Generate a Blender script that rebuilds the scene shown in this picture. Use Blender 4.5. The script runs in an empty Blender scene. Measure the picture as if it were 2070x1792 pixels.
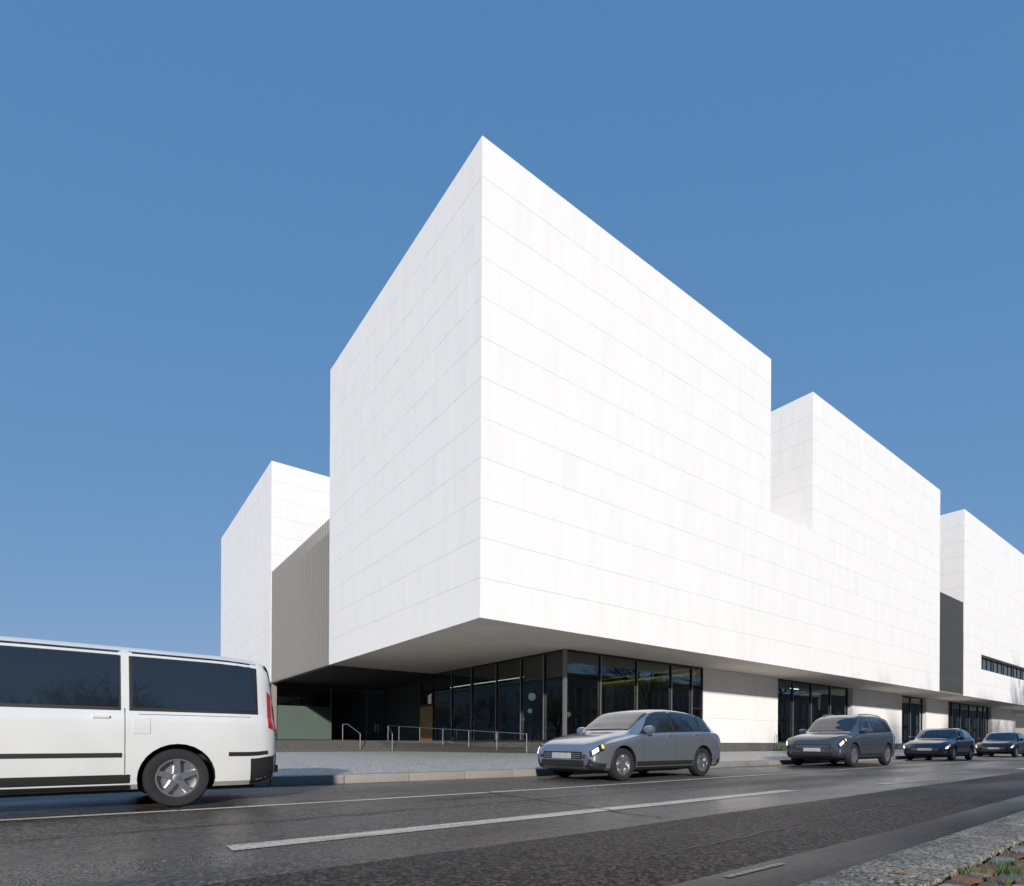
import bpy, bmesh, math, random
from mathutils import Vector, Matrix
random.seed(7)
R = math.radians
sc = bpy.context.scene
COL = sc.collection

# ------------------------------------------------------------------ camera
# world: X along the right-hand facade, Y along the left-hand facade, origin at the main corner, road at z = 0
CAMP = Vector((-11.59, -17.57, 0.75))
FWD = Vector((0.598, 0.802, 0.0)).normalized()
cam = bpy.data.cameras.new('camera')
cam.sensor_width = 36.0
cam.lens = 36.0 * 1141.0 / 2070.0
cam.shift_y = 603.0 / 2070.0
cam.clip_start = 0.05
cam.clip_end = 4000
camo = bpy.data.objects.new('camera', cam)
COL.objects.link(camo)
yaw = math.atan2(-FWD.x, FWD.y)
camo.matrix_world = (Matrix.Translation(CAMP) @ Matrix.Rotation(yaw, 4, 'Z') @ Matrix.Rotation(R(90), 4, 'X')
                     @ Matrix.Rotation(R(0.27), 4, 'Z'))
sc.camera = camo

# ------------------------------------------------------------------ sky and sun
SUN_EL = R(20.0)
SUNH = Vector((-0.575, -0.818, 0)).normalized()
SUND = Vector((SUNH.x * math.cos(SUN_EL), SUNH.y * math.cos(SUN_EL), math.sin(SUN_EL)))
wd = bpy.data.worlds.new('World')
sc.world = wd
wd.use_nodes = True
nt = wd.node_tree
bg = nt.nodes['Background']
sky = nt.nodes.new('ShaderNodeTexSky')
sky.sky_type = 'NISHITA'
sky.sun_disc = False
sky.sun_elevation = SUN_EL
sky.sun_rotation = math.atan2(SUNH.x, SUNH.y)
sky.altitude = 0
sky.air_density = 1.0
sky.dust_density = 0.0
sky.ozone_density = 4.0
# the same tone curve over the whole sky: softer gradient from horizon to zenith, as the photograph's sky has
spl = nt.nodes.new('ShaderNodeSeparateColor'); cmb = nt.nodes.new('ShaderNodeCombineColor')
nt.links.new(sky.outputs[0], spl.inputs[0])
for i, (k, g) in enumerate(((0.098, 0.50), (0.179, 0.265), (0.315, 0.175))):
    pw = nt.nodes.new('ShaderNodeMath'); pw.operation = 'POWER'; pw.inputs[1].default_value = g
    ml = nt.nodes.new('ShaderNodeMath'); ml.operation = 'MULTIPLY'; ml.inputs[1].default_value = k / 0.1
    nt.links.new(spl.outputs[i], pw.inputs[0]); nt.links.new(pw.outputs[0], ml.inputs[0]); nt.links.new(ml.outputs[0], cmb.inputs[i])
nt.links.new(cmb.outputs[0], bg.inputs[0])
bg.inputs[1].default_value = 0.1
sun = bpy.data.lights.new('sun', 'SUN')
sun.energy = 3.5
sun.angle = R(2.0)
sun.color = (1.0, 0.95, 0.88)
suno = bpy.data.objects.new('sun', sun)
COL.objects.link(suno)
suno.rotation_euler = SUND.to_track_quat('Z', 'Y').to_euler()
suno.location = SUND * 60
sc.view_settings.view_transform = 'Standard'
sc.view_settings.look = 'None'
sc.view_settings.exposure = 0.4
sc.view_settings.gamma = 1.0
sc.view_settings.use_curve_mapping = False
sc.render.engine = 'CYCLES'
sc.cycles.caustics_reflective = False
sc.cycles.caustics_refractive = False

# ------------------------------------------------------------------ road frame
ROADA = R(51.5)
CR = Vector((FWD.y, -FWD.x, 0))
U = (CR * math.sin(ROADA) + FWD * math.cos(ROADA)).normalized()     # along the road, towards the right of the view
N = Vector((-U.y, U.x, 0))                                          # across the road, towards the building
def rd(s, p, z=0.0):
    v = CAMP + U * s + N * p
    return Vector((v.x, v.y, z))
UANG = math.atan2(U.y, U.x)

def to_pix(v):
    d = Vector(v) - CAMP
    zz = d.dot(FWD)
    if zz < 0.05:
        return None
    return (1035 + 1141 * d.dot(CR) / zz, 1499 - 1141 * d.z / zz, zz)

# ------------------------------------------------------------------ materials
MATS = {}
def node(nt, t, **kw):
    n = nt.nodes.new(t)
    for k, v in kw.items():
        setattr(n, k, v)
    return n
def mat(name, col=(0.5, 0.5, 0.5), rough=0.6, metal=0.0, noise=None, bump=None, spec=0.5, emit=None, trans=0.0, coat=0.0, stretch=None, ior=1.45):
    """noise = (scale, amount): colour varies by +-amount; bump = (scale, strength)"""
    m = bpy.data.materials.new(name)
    m.use_nodes = True
    t = m.node_tree
    b = t.nodes['Principled BSDF']
    b.inputs['Base Color'].default_value = (*col, 1)
    b.inputs['Roughness'].default_value = rough
    b.inputs['Metallic'].default_value = metal
    b.inputs['Specular IOR Level'].default_value = spec
    b.inputs['Transmission Weight'].default_value = trans
    b.inputs['Coat Weight'].default_value = coat
    b.inputs['IOR'].default_value = ior
    if emit:
        b.inputs['Emission Color'].default_value = (*emit[0], 1)
        b.inputs['Emission Strength'].default_value = emit[1]
    src = None
    if noise or bump:
        tc = node(t, 'ShaderNodeTexCoord')
        mp = node(t, 'ShaderNodeMapping')
        t.links.new(tc.outputs['Object'], mp.inputs[0])
        if stretch:
            mp.inputs['Scale'].default_value = stretch
        src = mp.outputs[0]
    if noise:
        nz = node(t, 'ShaderNodeTexNoise')
        nz.inputs['Scale'].default_value = noise[0]
        nz.inputs['Detail'].default_value = 6
        t.links.new(src, nz.inputs['Vector'])
        mr = node(t, 'ShaderNodeMapRange')
        mr.inputs[1].default_value = 0.25
        mr.inputs[2].default_value = 0.75
        mr.inputs[3].default_value = 1 - noise[1]
        mr.inputs[4].default_value = 1 + noise[1]
        t.links.new(nz.outputs[0], mr.inputs[0])
        mx = node(t, 'ShaderNodeMix', data_type='RGBA', blend_type='MULTIPLY')
        mx.inputs[0].default_value = 1
        mx.inputs[6].default_value = (*col, 1)
        t.links.new(mr.outputs[0], mx.inputs[7])
        t.links.new(mx.outputs[2], b.inputs['Base Color'])
    if bump:
        nb = node(t, 'ShaderNodeTexNoise')
        nb.inputs['Scale'].default_value = bump[0]
        nb.inputs['Detail'].default_value = 4
        t.links.new(src, nb.inputs['Vector'])
        bp = node(t, 'ShaderNodeBump')
        bp.inputs['Strength'].default_value = bump[1]
        bp.inputs['Distance'].default_value = 0.01
        t.links.new(nb.outputs[0], bp.inputs['Height'])
        t.links.new(bp.outputs[0], b.inputs['Normal'])
    MATS[name] = m
    return m

def make_panel_mat():
    m = mat('white_panel', (0.8, 0.79, 0.785), 0.75, spec=0.25)
    t = m.node_tree
    b = t.nodes['Principled BSDF']
    at = node(t, 'ShaderNodeAttribute')
    at.attribute_name = 'tone'
    tc = node(t, 'ShaderNodeTexCoord')
    geo = node(t, 'ShaderNodeNewGeometry')
    mp = node(t, 'ShaderNodeMapping')
    mp.inputs['Scale'].default_value = (1.6, 1.6, 0.22)          # rain streaks running down
    t.links.new(geo.outputs['Position'], mp.inputs[0])
    n1 = node(t, 'ShaderNodeTexNoise')
    n1.inputs['Scale'].default_value = 1.3
    n1.inputs['Detail'].default_value = 8
    t.links.new(mp.outputs[0], n1.inputs['Vector'])
    n2 = node(t, 'ShaderNodeTexNoise')
    n2.inputs['Scale'].default_value = 45
    n2.inputs['Detail'].default_value = 3
    t.links.new(geo.outputs['Position'], n2.inputs['Vector'])
    r1 = node(t, 'ShaderNodeMapRange')
    r1.inputs[1].default_value = 0.3; r1.inputs[2].default_value = 0.7
    r1.inputs[3].default_value = 0.972; r1.inputs[4].default_value = 1.016
    t.links.new(n1.outputs[0], r1.inputs[0])
    r2 = node(t, 'ShaderNodeMapRange')
    r2.inputs[1].default_value = 0.3; r2.inputs[2].default_value = 0.7
    r2.inputs[3].default_value = 0.965; r2.inputs[4].default_value = 1.03
    t.links.new(n2.outputs[0], r2.inputs[0])
    a = node(t, 'ShaderNodeMath', operation='MULTIPLY')
    t.links.new(r1.outputs[0], a.inputs[0]); t.links.new(r2.outputs[0], a.inputs[1])
    a2 = node(t, 'ShaderNodeMath', operation='MULTIPLY')
    t.links.new(a.outputs[0], a2.inputs[0]); t.links.new(at.outputs['Fac'], a2.inputs[1])
    mx = node(t, 'ShaderNodeMix', data_type='RGBA', blend_type='MULTIPLY')
    mx.inputs[0].default_value = 1
    mx.inputs[6].default_value = (0.825, 0.80, 0.78, 1)
    t.links.new(a2.outputs[0], mx.inputs[7])
    t.links.new(mx.outputs[2], b.inputs['Base Color'])
make_panel_mat()
mat('joint', (0.72, 0.70, 0.675), 0.9)
mat('soffit', (0.76, 0.705, 0.635), 0.8, noise=(1.2, 0.07), spec=0.2)
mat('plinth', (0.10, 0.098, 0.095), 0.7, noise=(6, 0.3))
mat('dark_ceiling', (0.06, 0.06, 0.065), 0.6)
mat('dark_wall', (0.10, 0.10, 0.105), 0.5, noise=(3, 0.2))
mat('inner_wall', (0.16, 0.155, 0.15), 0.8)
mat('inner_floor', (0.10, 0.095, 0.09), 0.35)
mat('frame', (0.045, 0.043, 0.042), 0.45, metal=0.4)
mat('mullion', (0.42, 0.40, 0.37), 0.38, metal=0.75)
mat('slat_light', (0.30, 0.278, 0.252), 0.5, metal=0.2)
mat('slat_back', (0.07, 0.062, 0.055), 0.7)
mat('slat_dark', (0.11, 0.108, 0.105), 0.5, metal=0.3, noise=(2, 0.12))
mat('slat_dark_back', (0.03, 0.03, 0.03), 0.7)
mat('glass', (0.36, 0.54, 0.44), 0.0, trans=1.0, ior=1.95)
mat('green_glass', (0.10, 0.135, 0.115), 0.35, spec=0.5, noise=(1, 0.05))
mat('ochre', (0.50, 0.27, 0.07), 0.5, noise=(8, 0.1))
mat('steel', (0.62, 0.60, 0.57), 0.28, metal=0.9)
mat('steps_stone', (0.085, 0.08, 0.074), 0.75, noise=(9, 0.2), bump=(60, 0.3))
mat('cove', (0.9, 0.8, 0.3), 0.5, emit=((1.0, 0.78, 0.16), 9.0))
mat('tube', (1, 1, 1), 0.5, emit=((1.0, 0.95, 0.82), 5.0))
mat('bulb', (1, 1, 1), 0.5, emit=((1.0, 0.93, 0.8), 5.0))
mat('opal', (0.8, 0.8, 0.78), 0.3, emit=((1, 0.97, 0.92), 0.18))
mat('teal', (0.03, 0.30, 0.22), 0.5)
mat('table_white', (0.6, 0.6, 0.58), 0.4)
mat('black_metal', (0.02, 0.02, 0.02), 0.4, metal=0.5)

def asphalt(name, base, wet, seed, bump=0.5, spec=0.6):
    m = mat(name, base, 0.5)
    t = m.node_tree
    b = t.nodes['Principled BSDF']
    geo = node(t, 'ShaderNodeNewGeometry')
    mp = node(t, 'ShaderNodeMapping')
    mp.inputs['Location'].default_value = (seed, seed * 2, 0)
    t.links.new(geo.outputs['Position'], mp.inputs[0])
    v = node(t, 'ShaderNodeTexVoronoi')
    v.inputs['Scale'].default_value = 46
    t.links.new(mp.outputs[0], v.inputs['Vector'])
    cr = node(t, 'ShaderNodeValToRGB')
    cr.color_ramp.elements[0].color = (base[0] * 0.45, base[1] * 0.45, base[2] * 0.45, 1)
    cr.color_ramp.elements[1].color = (base[0] * 4.6, base[1] * 4.2, base[2] * 3.9, 1)
    cr.color_ramp.elements[0].position = 0.35
    cr.color_ramp.elements[1].position = 1.0
    t.links.new(v.outputs['Color'], cr.inputs[0])
    n1 = node(t, 'ShaderNodeTexNoise')
    n1.inputs['Scale'].default_value = 0.35
    n1.inputs['Detail'].default_value = 6
    rot = node(t, 'ShaderNodeMapping')
    rot.inputs['Rotation'].default_value = (0, 0, -UANG)
    rot.inputs['Scale'].default_value = (0.35, 1.6, 1)
    t.links.new(mp.outputs[0], rot.inputs[0])
    t.links.new(rot.outputs[0], n1.inputs['Vector'])
    mr = node(t, 'ShaderNodeMapRange')
    mr.inputs[1].default_value = 0.35; mr.inputs[2].default_value = 0.65
    mr.inputs[3].default_value = wet[0]; mr.inputs[4].default_value = wet[1]
    t.links.new(n1.outputs[0], mr.inputs[0])
    t.links.new(mr.outputs[0], b.inputs['Roughness'])
    m2 = node(t, 'ShaderNodeMapRange')
    m2.inputs[1].default_value = 0.3; m2.inputs[2].default_value = 0.7
    m2.inputs[3].default_value = 0.55; m2.inputs[4].default_value = 1.4
    t.links.new(n1.outputs[0], m2.inputs[0])
    mx = node(t, 'ShaderNodeMix', data_type='RGBA', blend_type='MULTIPLY')
    mx.inputs[0].default_value = 1
    t.links.new(cr.outputs[0], mx.inputs[6])
    t.links.new(m2.outputs[0], mx.inputs[7])
    t.links.new(mx.outputs[2], b.inputs['Base Color'])
    bp = node(t, 'ShaderNodeBump')
    bp.inputs['Strength'].default_value = bump
    bp.inputs['Distance'].default_value = 0.006
    t.links.new(v.outputs['Distance'], bp.inputs['Height'])
    t.links.new(bp.outputs[0], b.inputs['Normal'])
    b.inputs['Specular IOR Level'].default_value = spec
    return m
asphalt('asphalt', (0.046, 0.038, 0.031), (0.22, 0.66), 0)
asphalt('gutter_wet', (0.011, 0.0085, 0.0065), (0.22, 0.6), 5, bump=0.15, spec=0.3)
asphalt('asphalt_near_tone', (0.034, 0.026, 0.020), (0.45, 0.8), 3, bump=0.7, spec=0.3)
asphalt('ground_asphalt', (0.06, 0.058, 0.056), (0.5, 0.8), 9)

def cobble_mat():
    m = mat('cobbles', (0.2, 0.2, 0.2), 0.5)
    t = m.node_tree
    b = t.nodes['Principled BSDF']
    geo = node(t, 'ShaderNodeNewGeometry')
    mp = node(t, 'ShaderNodeMapping')
    mp.inputs['Scale'].default_value = (9.0, 9.0, 0.01)
    t.links.new(geo.outputs['Position'], mp.inputs[0])
    v = node(t, 'ShaderNodeTexVoronoi'); v.feature = 'DISTANCE_TO_EDGE'
    v.inputs['Scale'].default_value = 1; v.inputs['Randomness'].default_value = 0.55
    vc = node(t, 'ShaderNodeTexVoronoi')
    vc.inputs['Scale'].default_value = 1; vc.inputs['Randomness'].default_value = 0.55
    t.links.new(mp.outputs[0], v.inputs['Vector']); t.links.new(mp.outputs[0], vc.inputs['Vector'])
    cr = node(t, 'ShaderNodeValToRGB')
    cr.color_ramp.elements[0].color = (0.42, 0.39, 0.355, 1)
    cr.color_ramp.elements[1].color = (0.70, 0.665, 0.61, 1)
    t.links.new(vc.outputs['Color'], cr.inputs[0])
    ed = node(t, 'ShaderNodeMapRange')
    ed.inputs[1].default_value = 0.02; ed.inputs[2].default_value = 0.12
    t.links.new(v.outputs['Distance'], ed.inputs[0])
    mx = node(t, 'ShaderNodeMix', data_type='RGBA')
    mx.inputs[6].default_value = (0.2, 0.185, 0.16, 1)
    t.links.new(ed.outputs[0], mx.inputs[0]); t.links.new(cr.outputs[0], mx.inputs[7])
    t.links.new(mx.outputs[2], b.inputs['Base Color'])
    bp = node(t, 'ShaderNodeBump')
    bp.inputs['Strength'].default_value = 0.8; bp.inputs['Distance'].default_value = 0.015
    t.links.new(ed.outputs[0], bp.inputs['Height'])
    t.links.new(bp.outputs[0], b.inputs['Normal'])
    b.inputs['Roughness'].default_value = 0.45
cobble_mat()
def granite(name, base):
    m = mat(name, base, 0.75)
    t = m.node_tree
    b = t.nodes['Principled BSDF']
    tc = node(t, 'ShaderNodeNewGeometry')
    v = node(t, 'ShaderNodeTexVoronoi'); v.inputs['Scale'].default_value = 75
    n1 = node(t, 'ShaderNodeTexNoise'); n1.inputs['Scale'].default_value = 5; n1.inputs['Detail'].default_value = 6
    t.links.new(tc.outputs['Position'], v.inputs['Vector']); t.links.new(tc.outputs['Position'], n1.inputs['Vector'])
    cr = node(t, 'ShaderNodeValToRGB')
    cr.color_ramp.elements[0].color = (base[0] * .25, base[1] * .25, base[2] * .25, 1)
    cr.color_ramp.elements[0].position = 0.2
    cr.color_ramp.elements[1].position = 0.8
    cr.color_ramp.elements[1].color = (base[0] * 2.2, base[1] * 2.2, base[2] * 2.15, 1)
    t.links.new(v.outputs['Color'], cr.inputs[0])
    mr = node(t, 'ShaderNodeMapRange')
    mr.inputs[1].default_value = .3; mr.inputs[2].default_value = .7; mr.inputs[3].default_value = .65; mr.inputs[4].default_value = 1.25
    t.links.new(n1.outputs[0], mr.inputs[0])
    mx = node(t, 'ShaderNodeMix', data_type='RGBA', blend_type='MULTIPLY'); mx.inputs[0].default_value = 1
    t.links.new(cr.outputs[0], mx.inputs[6]); t.links.new(mr.outputs[0], mx.inputs[7])
    t.links.new(mx.outputs[2], b.inputs['Base Color'])
    bp = node(t, 'ShaderNodeBump'); bp.inputs['Strength'].default_value = .6; bp.inputs['Distance'].default_value = .004
    t.links.new(v.outputs['Distance'], bp.inputs['Height']); t.links.new(bp.outputs[0], b.inputs['Normal'])
granite('granite', (0.185, 0.163, 0.134))
mat('granite_far', (0.27, 0.25, 0.22), 0.75, noise=(30, 0.16), bump=(60, 0.4))
mat('soil', (0.05, 0.04, 0.028), 0.95, noise=(25, 0.5), bump=(90, 0.8))
SETTS = [mat('sett_%s' % n, c, 0.7, noise=(40, 0.3), bump=(70, 0.6)) for n, c in
         (('brown', (0.15, 0.085, 0.06)), ('slate', (0.13, 0.135, 0.15)), ('rust', (0.20, 0.10, 0.06)),
          ('cream', (0.38, 0.33, 0.26)), ('grey', (0.20, 0.195, 0.185)), ('plum', (0.12, 0.075, 0.07)))]
mat('grass', (0.085, 0.14, 0.03), 0.6, noise=(30, 0.4))
mat('leaf', (0.05, 0.09, 0.02), 0.55, noise=(10, 0.3))
mat('dry_leaf', (0.22, 0.11, 0.04), 0.7)

def paint_mat():
    m = mat('line_paint', (0.5, 0.49, 0.44), 0.55)
    t = m.node_tree
    b = t.nodes['Principled BSDF']
    geo = node(t, 'ShaderNodeNewGeometry')
    mp = node(t, 'ShaderNodeMapping')
    mp.inputs['Rotation'].default_value = (0, 0, -UANG)
    mp.inputs['Scale'].default_value = (0.5, 14, 1)                 # wear and light trails of traffic, painted as streaks along the lane
    t.links.new(geo.outputs['Position'], mp.inputs[0])
    n1 = node(t, 'ShaderNodeTexNoise'); n1.inputs['Scale'].default_value = 2.0; n1.inputs['Detail'].default_value = 5
    t.links.new(mp.outputs[0], n1.inputs['Vector'])
    n2 = node(t, 'ShaderNodeTexNoise'); n2.inputs['Scale'].default_value = 60; n2.inputs['Detail'].default_value = 4
    t.links.new(geo.outputs['Position'], n2.inputs['Vector'])
    ad = node(t, 'ShaderNodeMath', operation='ADD')
    t.links.new(n1.outputs[0], ad.inputs[0]); t.links.new(n2.outputs[0], ad.inputs[1])
    cr = node(t, 'ShaderNodeValToRGB')
    cr.color_ramp.elements[0].position = 0.38; cr.color_ramp.elements[0].color = (0.20, 0.185, 0.15, 1)
    cr.color_ramp.elements[1].position = 0.56; cr.color_ramp.elements[1].color = (0.70, 0.66, 0.52, 1)
    h = node(t, 'ShaderNodeMath', operation='MULTIPLY'); h.inputs[1].default_value = 0.5
    t.links.new(ad.outputs[0], h.inputs[0]); t.links.new(h.outputs[0], cr.inputs[0])
    t.links.new(cr.outputs[0], b.inputs['Base Color'])
paint_mat()
mat('worn_paint', (0.30, 0.27, 0.19), 0.7, noise=(25, 0.5))

# ------------------------------------------------------------------ mesh helpers
class MB:
    def __init__(self):
        self.v = []; self.f = []; self.sm = []
    def quad(self, a, b, c, d):
        n = len(self.v); self.v += [tuple(a), tuple(b), tuple(c), tuple(d)]; self.f.append((n, n+1, n+2, n+3)); return self
    def poly(self, pts):
        n = len(self.v); self.v += [tuple(p) for p in pts]; self.f.append(tuple(range(n, n + len(pts)))); return self
    def box(self, x0, x1, y0, y1, z0, z1):
        n = len(self.v)
        self.v += [(x0,y0,z0),(x1,y0,z0),(x1,y1,z0),(x0,y1,z0),(x0,y0,z1),(x1,y0,z1),(x1,y1,z1),(x0,y1,z1)]
        for q in ((3,2,1,0),(4,5,6,7),(0,1,5,4),(1,2,6,5),(2,3,7,6),(3,0,4,7)):
            self.f.append(tuple(n + i for i in q))
        return self
    def prism(self, pts, z0, z1):
        """outline given counter-clockwise"""
        k = len(pts); n = len(self.v)
        self.v += [(p[0], p[1], z0) for p in pts] + [(p[0], p[1], z1) for p in pts]
        self.f.append(tuple(n + i for i in reversed(range(k))))
        self.f.append(tuple(n + k + i for i in range(k)))
        for i in range(k):
            j = (i + 1) % k
            self.f.append((n + i, n + j, n + k + j, n + k + i))
        return self
    def tube(self, pts, r, seg=8, r1=None, cap=True):
        pts = [Vector(p) for p in pts]
        n0 = len(self.v); m = len(pts)
        prev = None
        for i, p in enumerate(pts):
            d = (pts[min(i+1, m-1)] - pts[max(i-1, 0)]).normalized()
            up = Vector((0,0,1)) if abs(d.z) < 0.95 else Vector((1,0,0))
            a = d.cross(up).normalized() if prev is None else (prev - d * prev.dot(d)).normalized()
            prev = a
            b = d.cross(a)
            rr = r if r1 is None else r + (r1 - r) * i / (m - 1)
            for k in range(seg):
                t = 2 * math.pi * k / seg
                self.v.append(tuple(p + a * (math.cos(t) * rr) + b * (math.sin(t) * rr)))
        for i in range(m - 1):
            for k in range(seg):
                k2 = (k + 1) % seg
                self.f.append((n0 + i*seg + k, n0 + i*seg + k2, n0 + (i+1)*seg + k2, n0 + (i+1)*seg + k))
        if cap:
            self.f.append(tuple(n0 + k for k in reversed(range(seg))))
            self.f.append(tuple(n0 + (m-1)*seg + k for k in range(seg)))
        return self
    def lathe(self, prof, seg=24, axis='Z', off=(0,0,0)):
        """prof: list of (radius, height)"""
        n0 = len(self.v); m = len(prof)
        for (r, h) in prof:
            for k in range(seg):
                t = 2*math.pi*k/seg
                c, s = math.cos(t)*r, math.sin(t)*r
                p = (c, s, h) if axis == 'Z' else (c, h, s)
                self.v.append((p[0]+off[0], p[1]+off[1], p[2]+off[2]))
        for i in range(m-1):
            for k in range(seg):
                k2 = (k+1) % seg
                q = (n0+i*seg+k, n0+i*seg+k2, n0+(i+1)*seg+k2, n0+(i+1)*seg+k)
                self.f.append(q if axis == 'Z' else tuple(reversed(q)))
        return self
    def mesh(self, name):
        me = bpy.data.meshes.new(name)
        me.from_pydata(self.v, [], self.f)
        return me
    def build(self, name, m, parent=None, smooth=None, bevel=None):
        me = self.mesh(name)
        if smooth is not None or bevel:
            bm = bmesh.new(); bm.from_mesh(me)
            bmesh.ops.remove_doubles(bm, verts=bm.verts, dist=1e-5)
            bmesh.ops.recalc_face_normals(bm, faces=bm.faces)
            if bevel:
                bmesh.ops.bevel(bm, geom=bm.edges[:], offset=bevel, segments=2, affect='EDGES', profile=0.6)
            bm.to_mesh(me); bm.free()
        if smooth is not None:
            me.shade_smooth()
            me.set_sharp_from_angle(angle=R(smooth))
        return link(name, me, m, parent)
def link(name, me, m, parent=None):
    o = bpy.data.objects.new(name, me)
    if m is not None and not me.materials:
        me.materials.append(MATS[m] if isinstance(m, str) else m)
    COL.objects.link(o)
    if parent is not None:
        o.parent = parent
    return o
def tag(o, label=None, cat=None, group=None, kind=None):
    if label: o['label'] = label
    if cat: o['category'] = cat
    if group: o['group'] = group
    if kind: o['kind'] = kind
    return o
def empty(name, loc=(0,0,0), rz=0.0):
    o = bpy.data.objects.new(name, None)
    COL.objects.link(o); o.location = loc; o.rotation_euler = (0, 0, rz)
    return o
def struct(o):
    o['kind'] = 'structure'; return o

# ------------------------------------------------------------------ ground, road, plaza
struct(MB().quad((-1500,-1500,-0.03),(1500,-1500,-0.03),(1500,1500,-0.03),(-1500,1500,-0.03)).build('ground', 'ground_asphalt'))
KERB_P = [(140, 9.3), (60, 9.3), (30, 9.3), (14, 9.3), (8.6, 9.28), (6.5, 9.32), (5.0, 9.42), (3.2, 9.65), (1.3, 10.05), (-0.7, 10.6),
          (-3, 11.5), (-5.5, 13), (-7.6, 15), (-9.2, 17.6), (-10.2, 21), (-10.8, 26), (-11, 40), (-11, 95)]
far = [rd(s, p) for s, p in KERB_P]
road = MB()
road.prism([rd(-80, 1.76)[:2], rd(140, 1.76)[:2]] + [(v.x, v.y) for v in [rd(140, 9.5), rd(14, 9.5), rd(5, 9.7), rd(-0.7, 10.9), rd(-5.5, 13.4), rd(-80, 14)]], -0.2, 0.0)
struct(road.build('road', 'asphalt'))
gut = MB()
for i in range(-40, 60):
    a, b = i * 2.2, i * 2.2 + 2.196
    w0 = 1.755 + 0.02 * math.sin(i * 1.7); w1 = 1.755 + 0.02 * math.sin((i + 1) * 1.7)
    gut.poly([rd(a, 1.19, 0.0085), rd(b, 1.19, 0.0085), rd(b, w1, 0.0085), rd(a, w0, 0.0085)])
gut.prism([rd(-80, 1.0)[:2], rd(140, 1.0)[:2], rd(140, 1.77)[:2], rd(-80, 1.77)[:2]], -0.2, -0.004)
struct(gut.build('gutter', 'gutter_wet'))
pt_ = MB(); edge = [(s_, 3.25 + .012*math.sin(s_*1.3) + .010*math.sin(s_*5.1)) for s_ in [k*.6 - 30 for k in range(150)]]
pt_.poly([rd(edge[0][0], 1.74, 0.004), rd(edge[-1][0], 1.74, 0.004)] + [rd(a, b, 0.004) for a, b in reversed(edge)])
struct(pt_.build('near_lane_tone', 'asphalt_near_tone'))  # added sheet; darker colour stands in for traffic haze paling the lanes beyond
# plaza
pl = [(v.x, v.y) for v in reversed([f + (Vector((0,0,0))) for f in far])]
# offset outline inwards (towards the building) by the kerb width
def offset_poly(pts, d):
    out = []
    for i, p in enumerate(pts):
        a = Vector(pts[max(i-1, 0)]); b = Vector(pts[min(i+1, len(pts)-1)])
        t = (b - a).normalized(); n = Vector((-t.y, t.x))
        out.append(Vector(p) + n * d)
    return out
inner = offset_poly(pl, 0.30)
plaza = MB()
plaza.prism([tuple(p) for p in inner] + [(140, 60), (110, 95)], -0.2, 0.148)
struct(plaza.build('plaza', 'cobbles'))
kb = empty('kerb'); struct(kb)
# far kerb: separate stones along the outline
def resample(pts, step):
    out = [Vector(pts[0])]; acc = 0
    for i in range(len(pts)-1):
        a, b = Vector(pts[i]), Vector(pts[i+1]); L = (b-a).length; d = step - acc
        while d < L:
            out.append(a + (b-a)*(d/L)); d += step
        acc = L - (d - step)
    return out
line = [p for p in resample(pl, 1.2) if -24 < p.x < 75]
in2 = offset_poly([tuple(p) for p in line], 0.31)
def stone(a, b, c, d, z0, z1, name, m, parent, g=0.006, bev=0.012):
    """outline a-b outer edge, d-c inner edge"""
    q = MB(); t = (b - a).normalized() * g
    pts = [(a+t), (b-t), (c-t), (d+t)]
    q.prism([tuple(p)[:2] for p in pts], z0, z1)
    return q.build(name, m, parent, smooth=35, bevel=bev)
for i in range(len(line)-1):
    stone(line[i], line[i+1], in2[i+1], in2[i], -0.1, 0.15 + random.uniform(-.003, .003), 'kerb_stone', 'granite_far', kb)
# near kerb and pavement
nk = empty('near_kerb'); struct(nk)
NKZ = 0.105
for i in range(-4, 44):
    s0 = 3.01 + 1.46 * (i - 1)
    q = MB()
    w = 0.36
    q.prism([tuple(rd(s0+.010, 1.2-w))[:2], tuple(rd(s0+1.450, 1.2-w))[:2], tuple(rd(s0+1.450, 1.2))[:2], tuple(rd(s0+.010, 1.2))[:2]], -0.15, NKZ + random.uniform(-.004, .004))
    o = q.build('kerb_stone', 'granite', nk, smooth=35, bevel=0.016)
pv = MB().prism([tuple(rd(-80, -31.5))[:2], tuple(rd(170, -31.5))[:2], tuple(rd(170, 0.835))[:2], tuple(rd(-80, 0.835))[:2]], -0.2, NKZ - 0.035)
pvo = struct(pv.build('pavement', 'soil'))
# setts of the pavement: those in view are separate stones
SET = 0.112
variants = []
for k in range(6):
    bm = bmesh.new()
    bmesh.ops.create_cube(bm, size=1)
    w = random.uniform(.094, .104); d = random.uniform(.088, .1)
    for v in bm.verts:
        v.co.x *= w * random.uniform(.9, 1.02); v.co.y *= d * random.uniform(.9, 1.02); v.co.z = v.co.z * 0.09 + (random.uniform(-.006, .006) if v.co.z > 0 else 0)
    bmesh.ops.bevel(bm, geom=bm.edges[:], offset=0.009, segments=2, affect='EDGES', profile=.6)
    me = bpy.data.meshes.new('sett'); bm.to_mesh(me); bm.free()
    me.shade_smooth(); me.set_sharp_from_angle(angle=R(50))
    variants.append(me)
cands = []
for j in range(0, 60):
    for i in range(-12, 110):
        s = 0.6 + i * SET + (j % 2) * 0.03; p = 0.835 - SET * (j + .5) - .01
        if p < -5: continue
        cands.append((s, p))
view = []; rest = []
for s, p in cands:
    q = to_pix(rd(s, p, NKZ))
    if q and -40 < q[0] < 2110 and q[1] < 1840 and q[2] < 9:
        view.append((s, p))
    elif abs(s - 4) < 6 and p > -1.5:
        rest.append((s, p))
view = sorted(view, key=lambda a: to_pix(rd(a[0], a[1], NKZ))[2])
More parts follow.
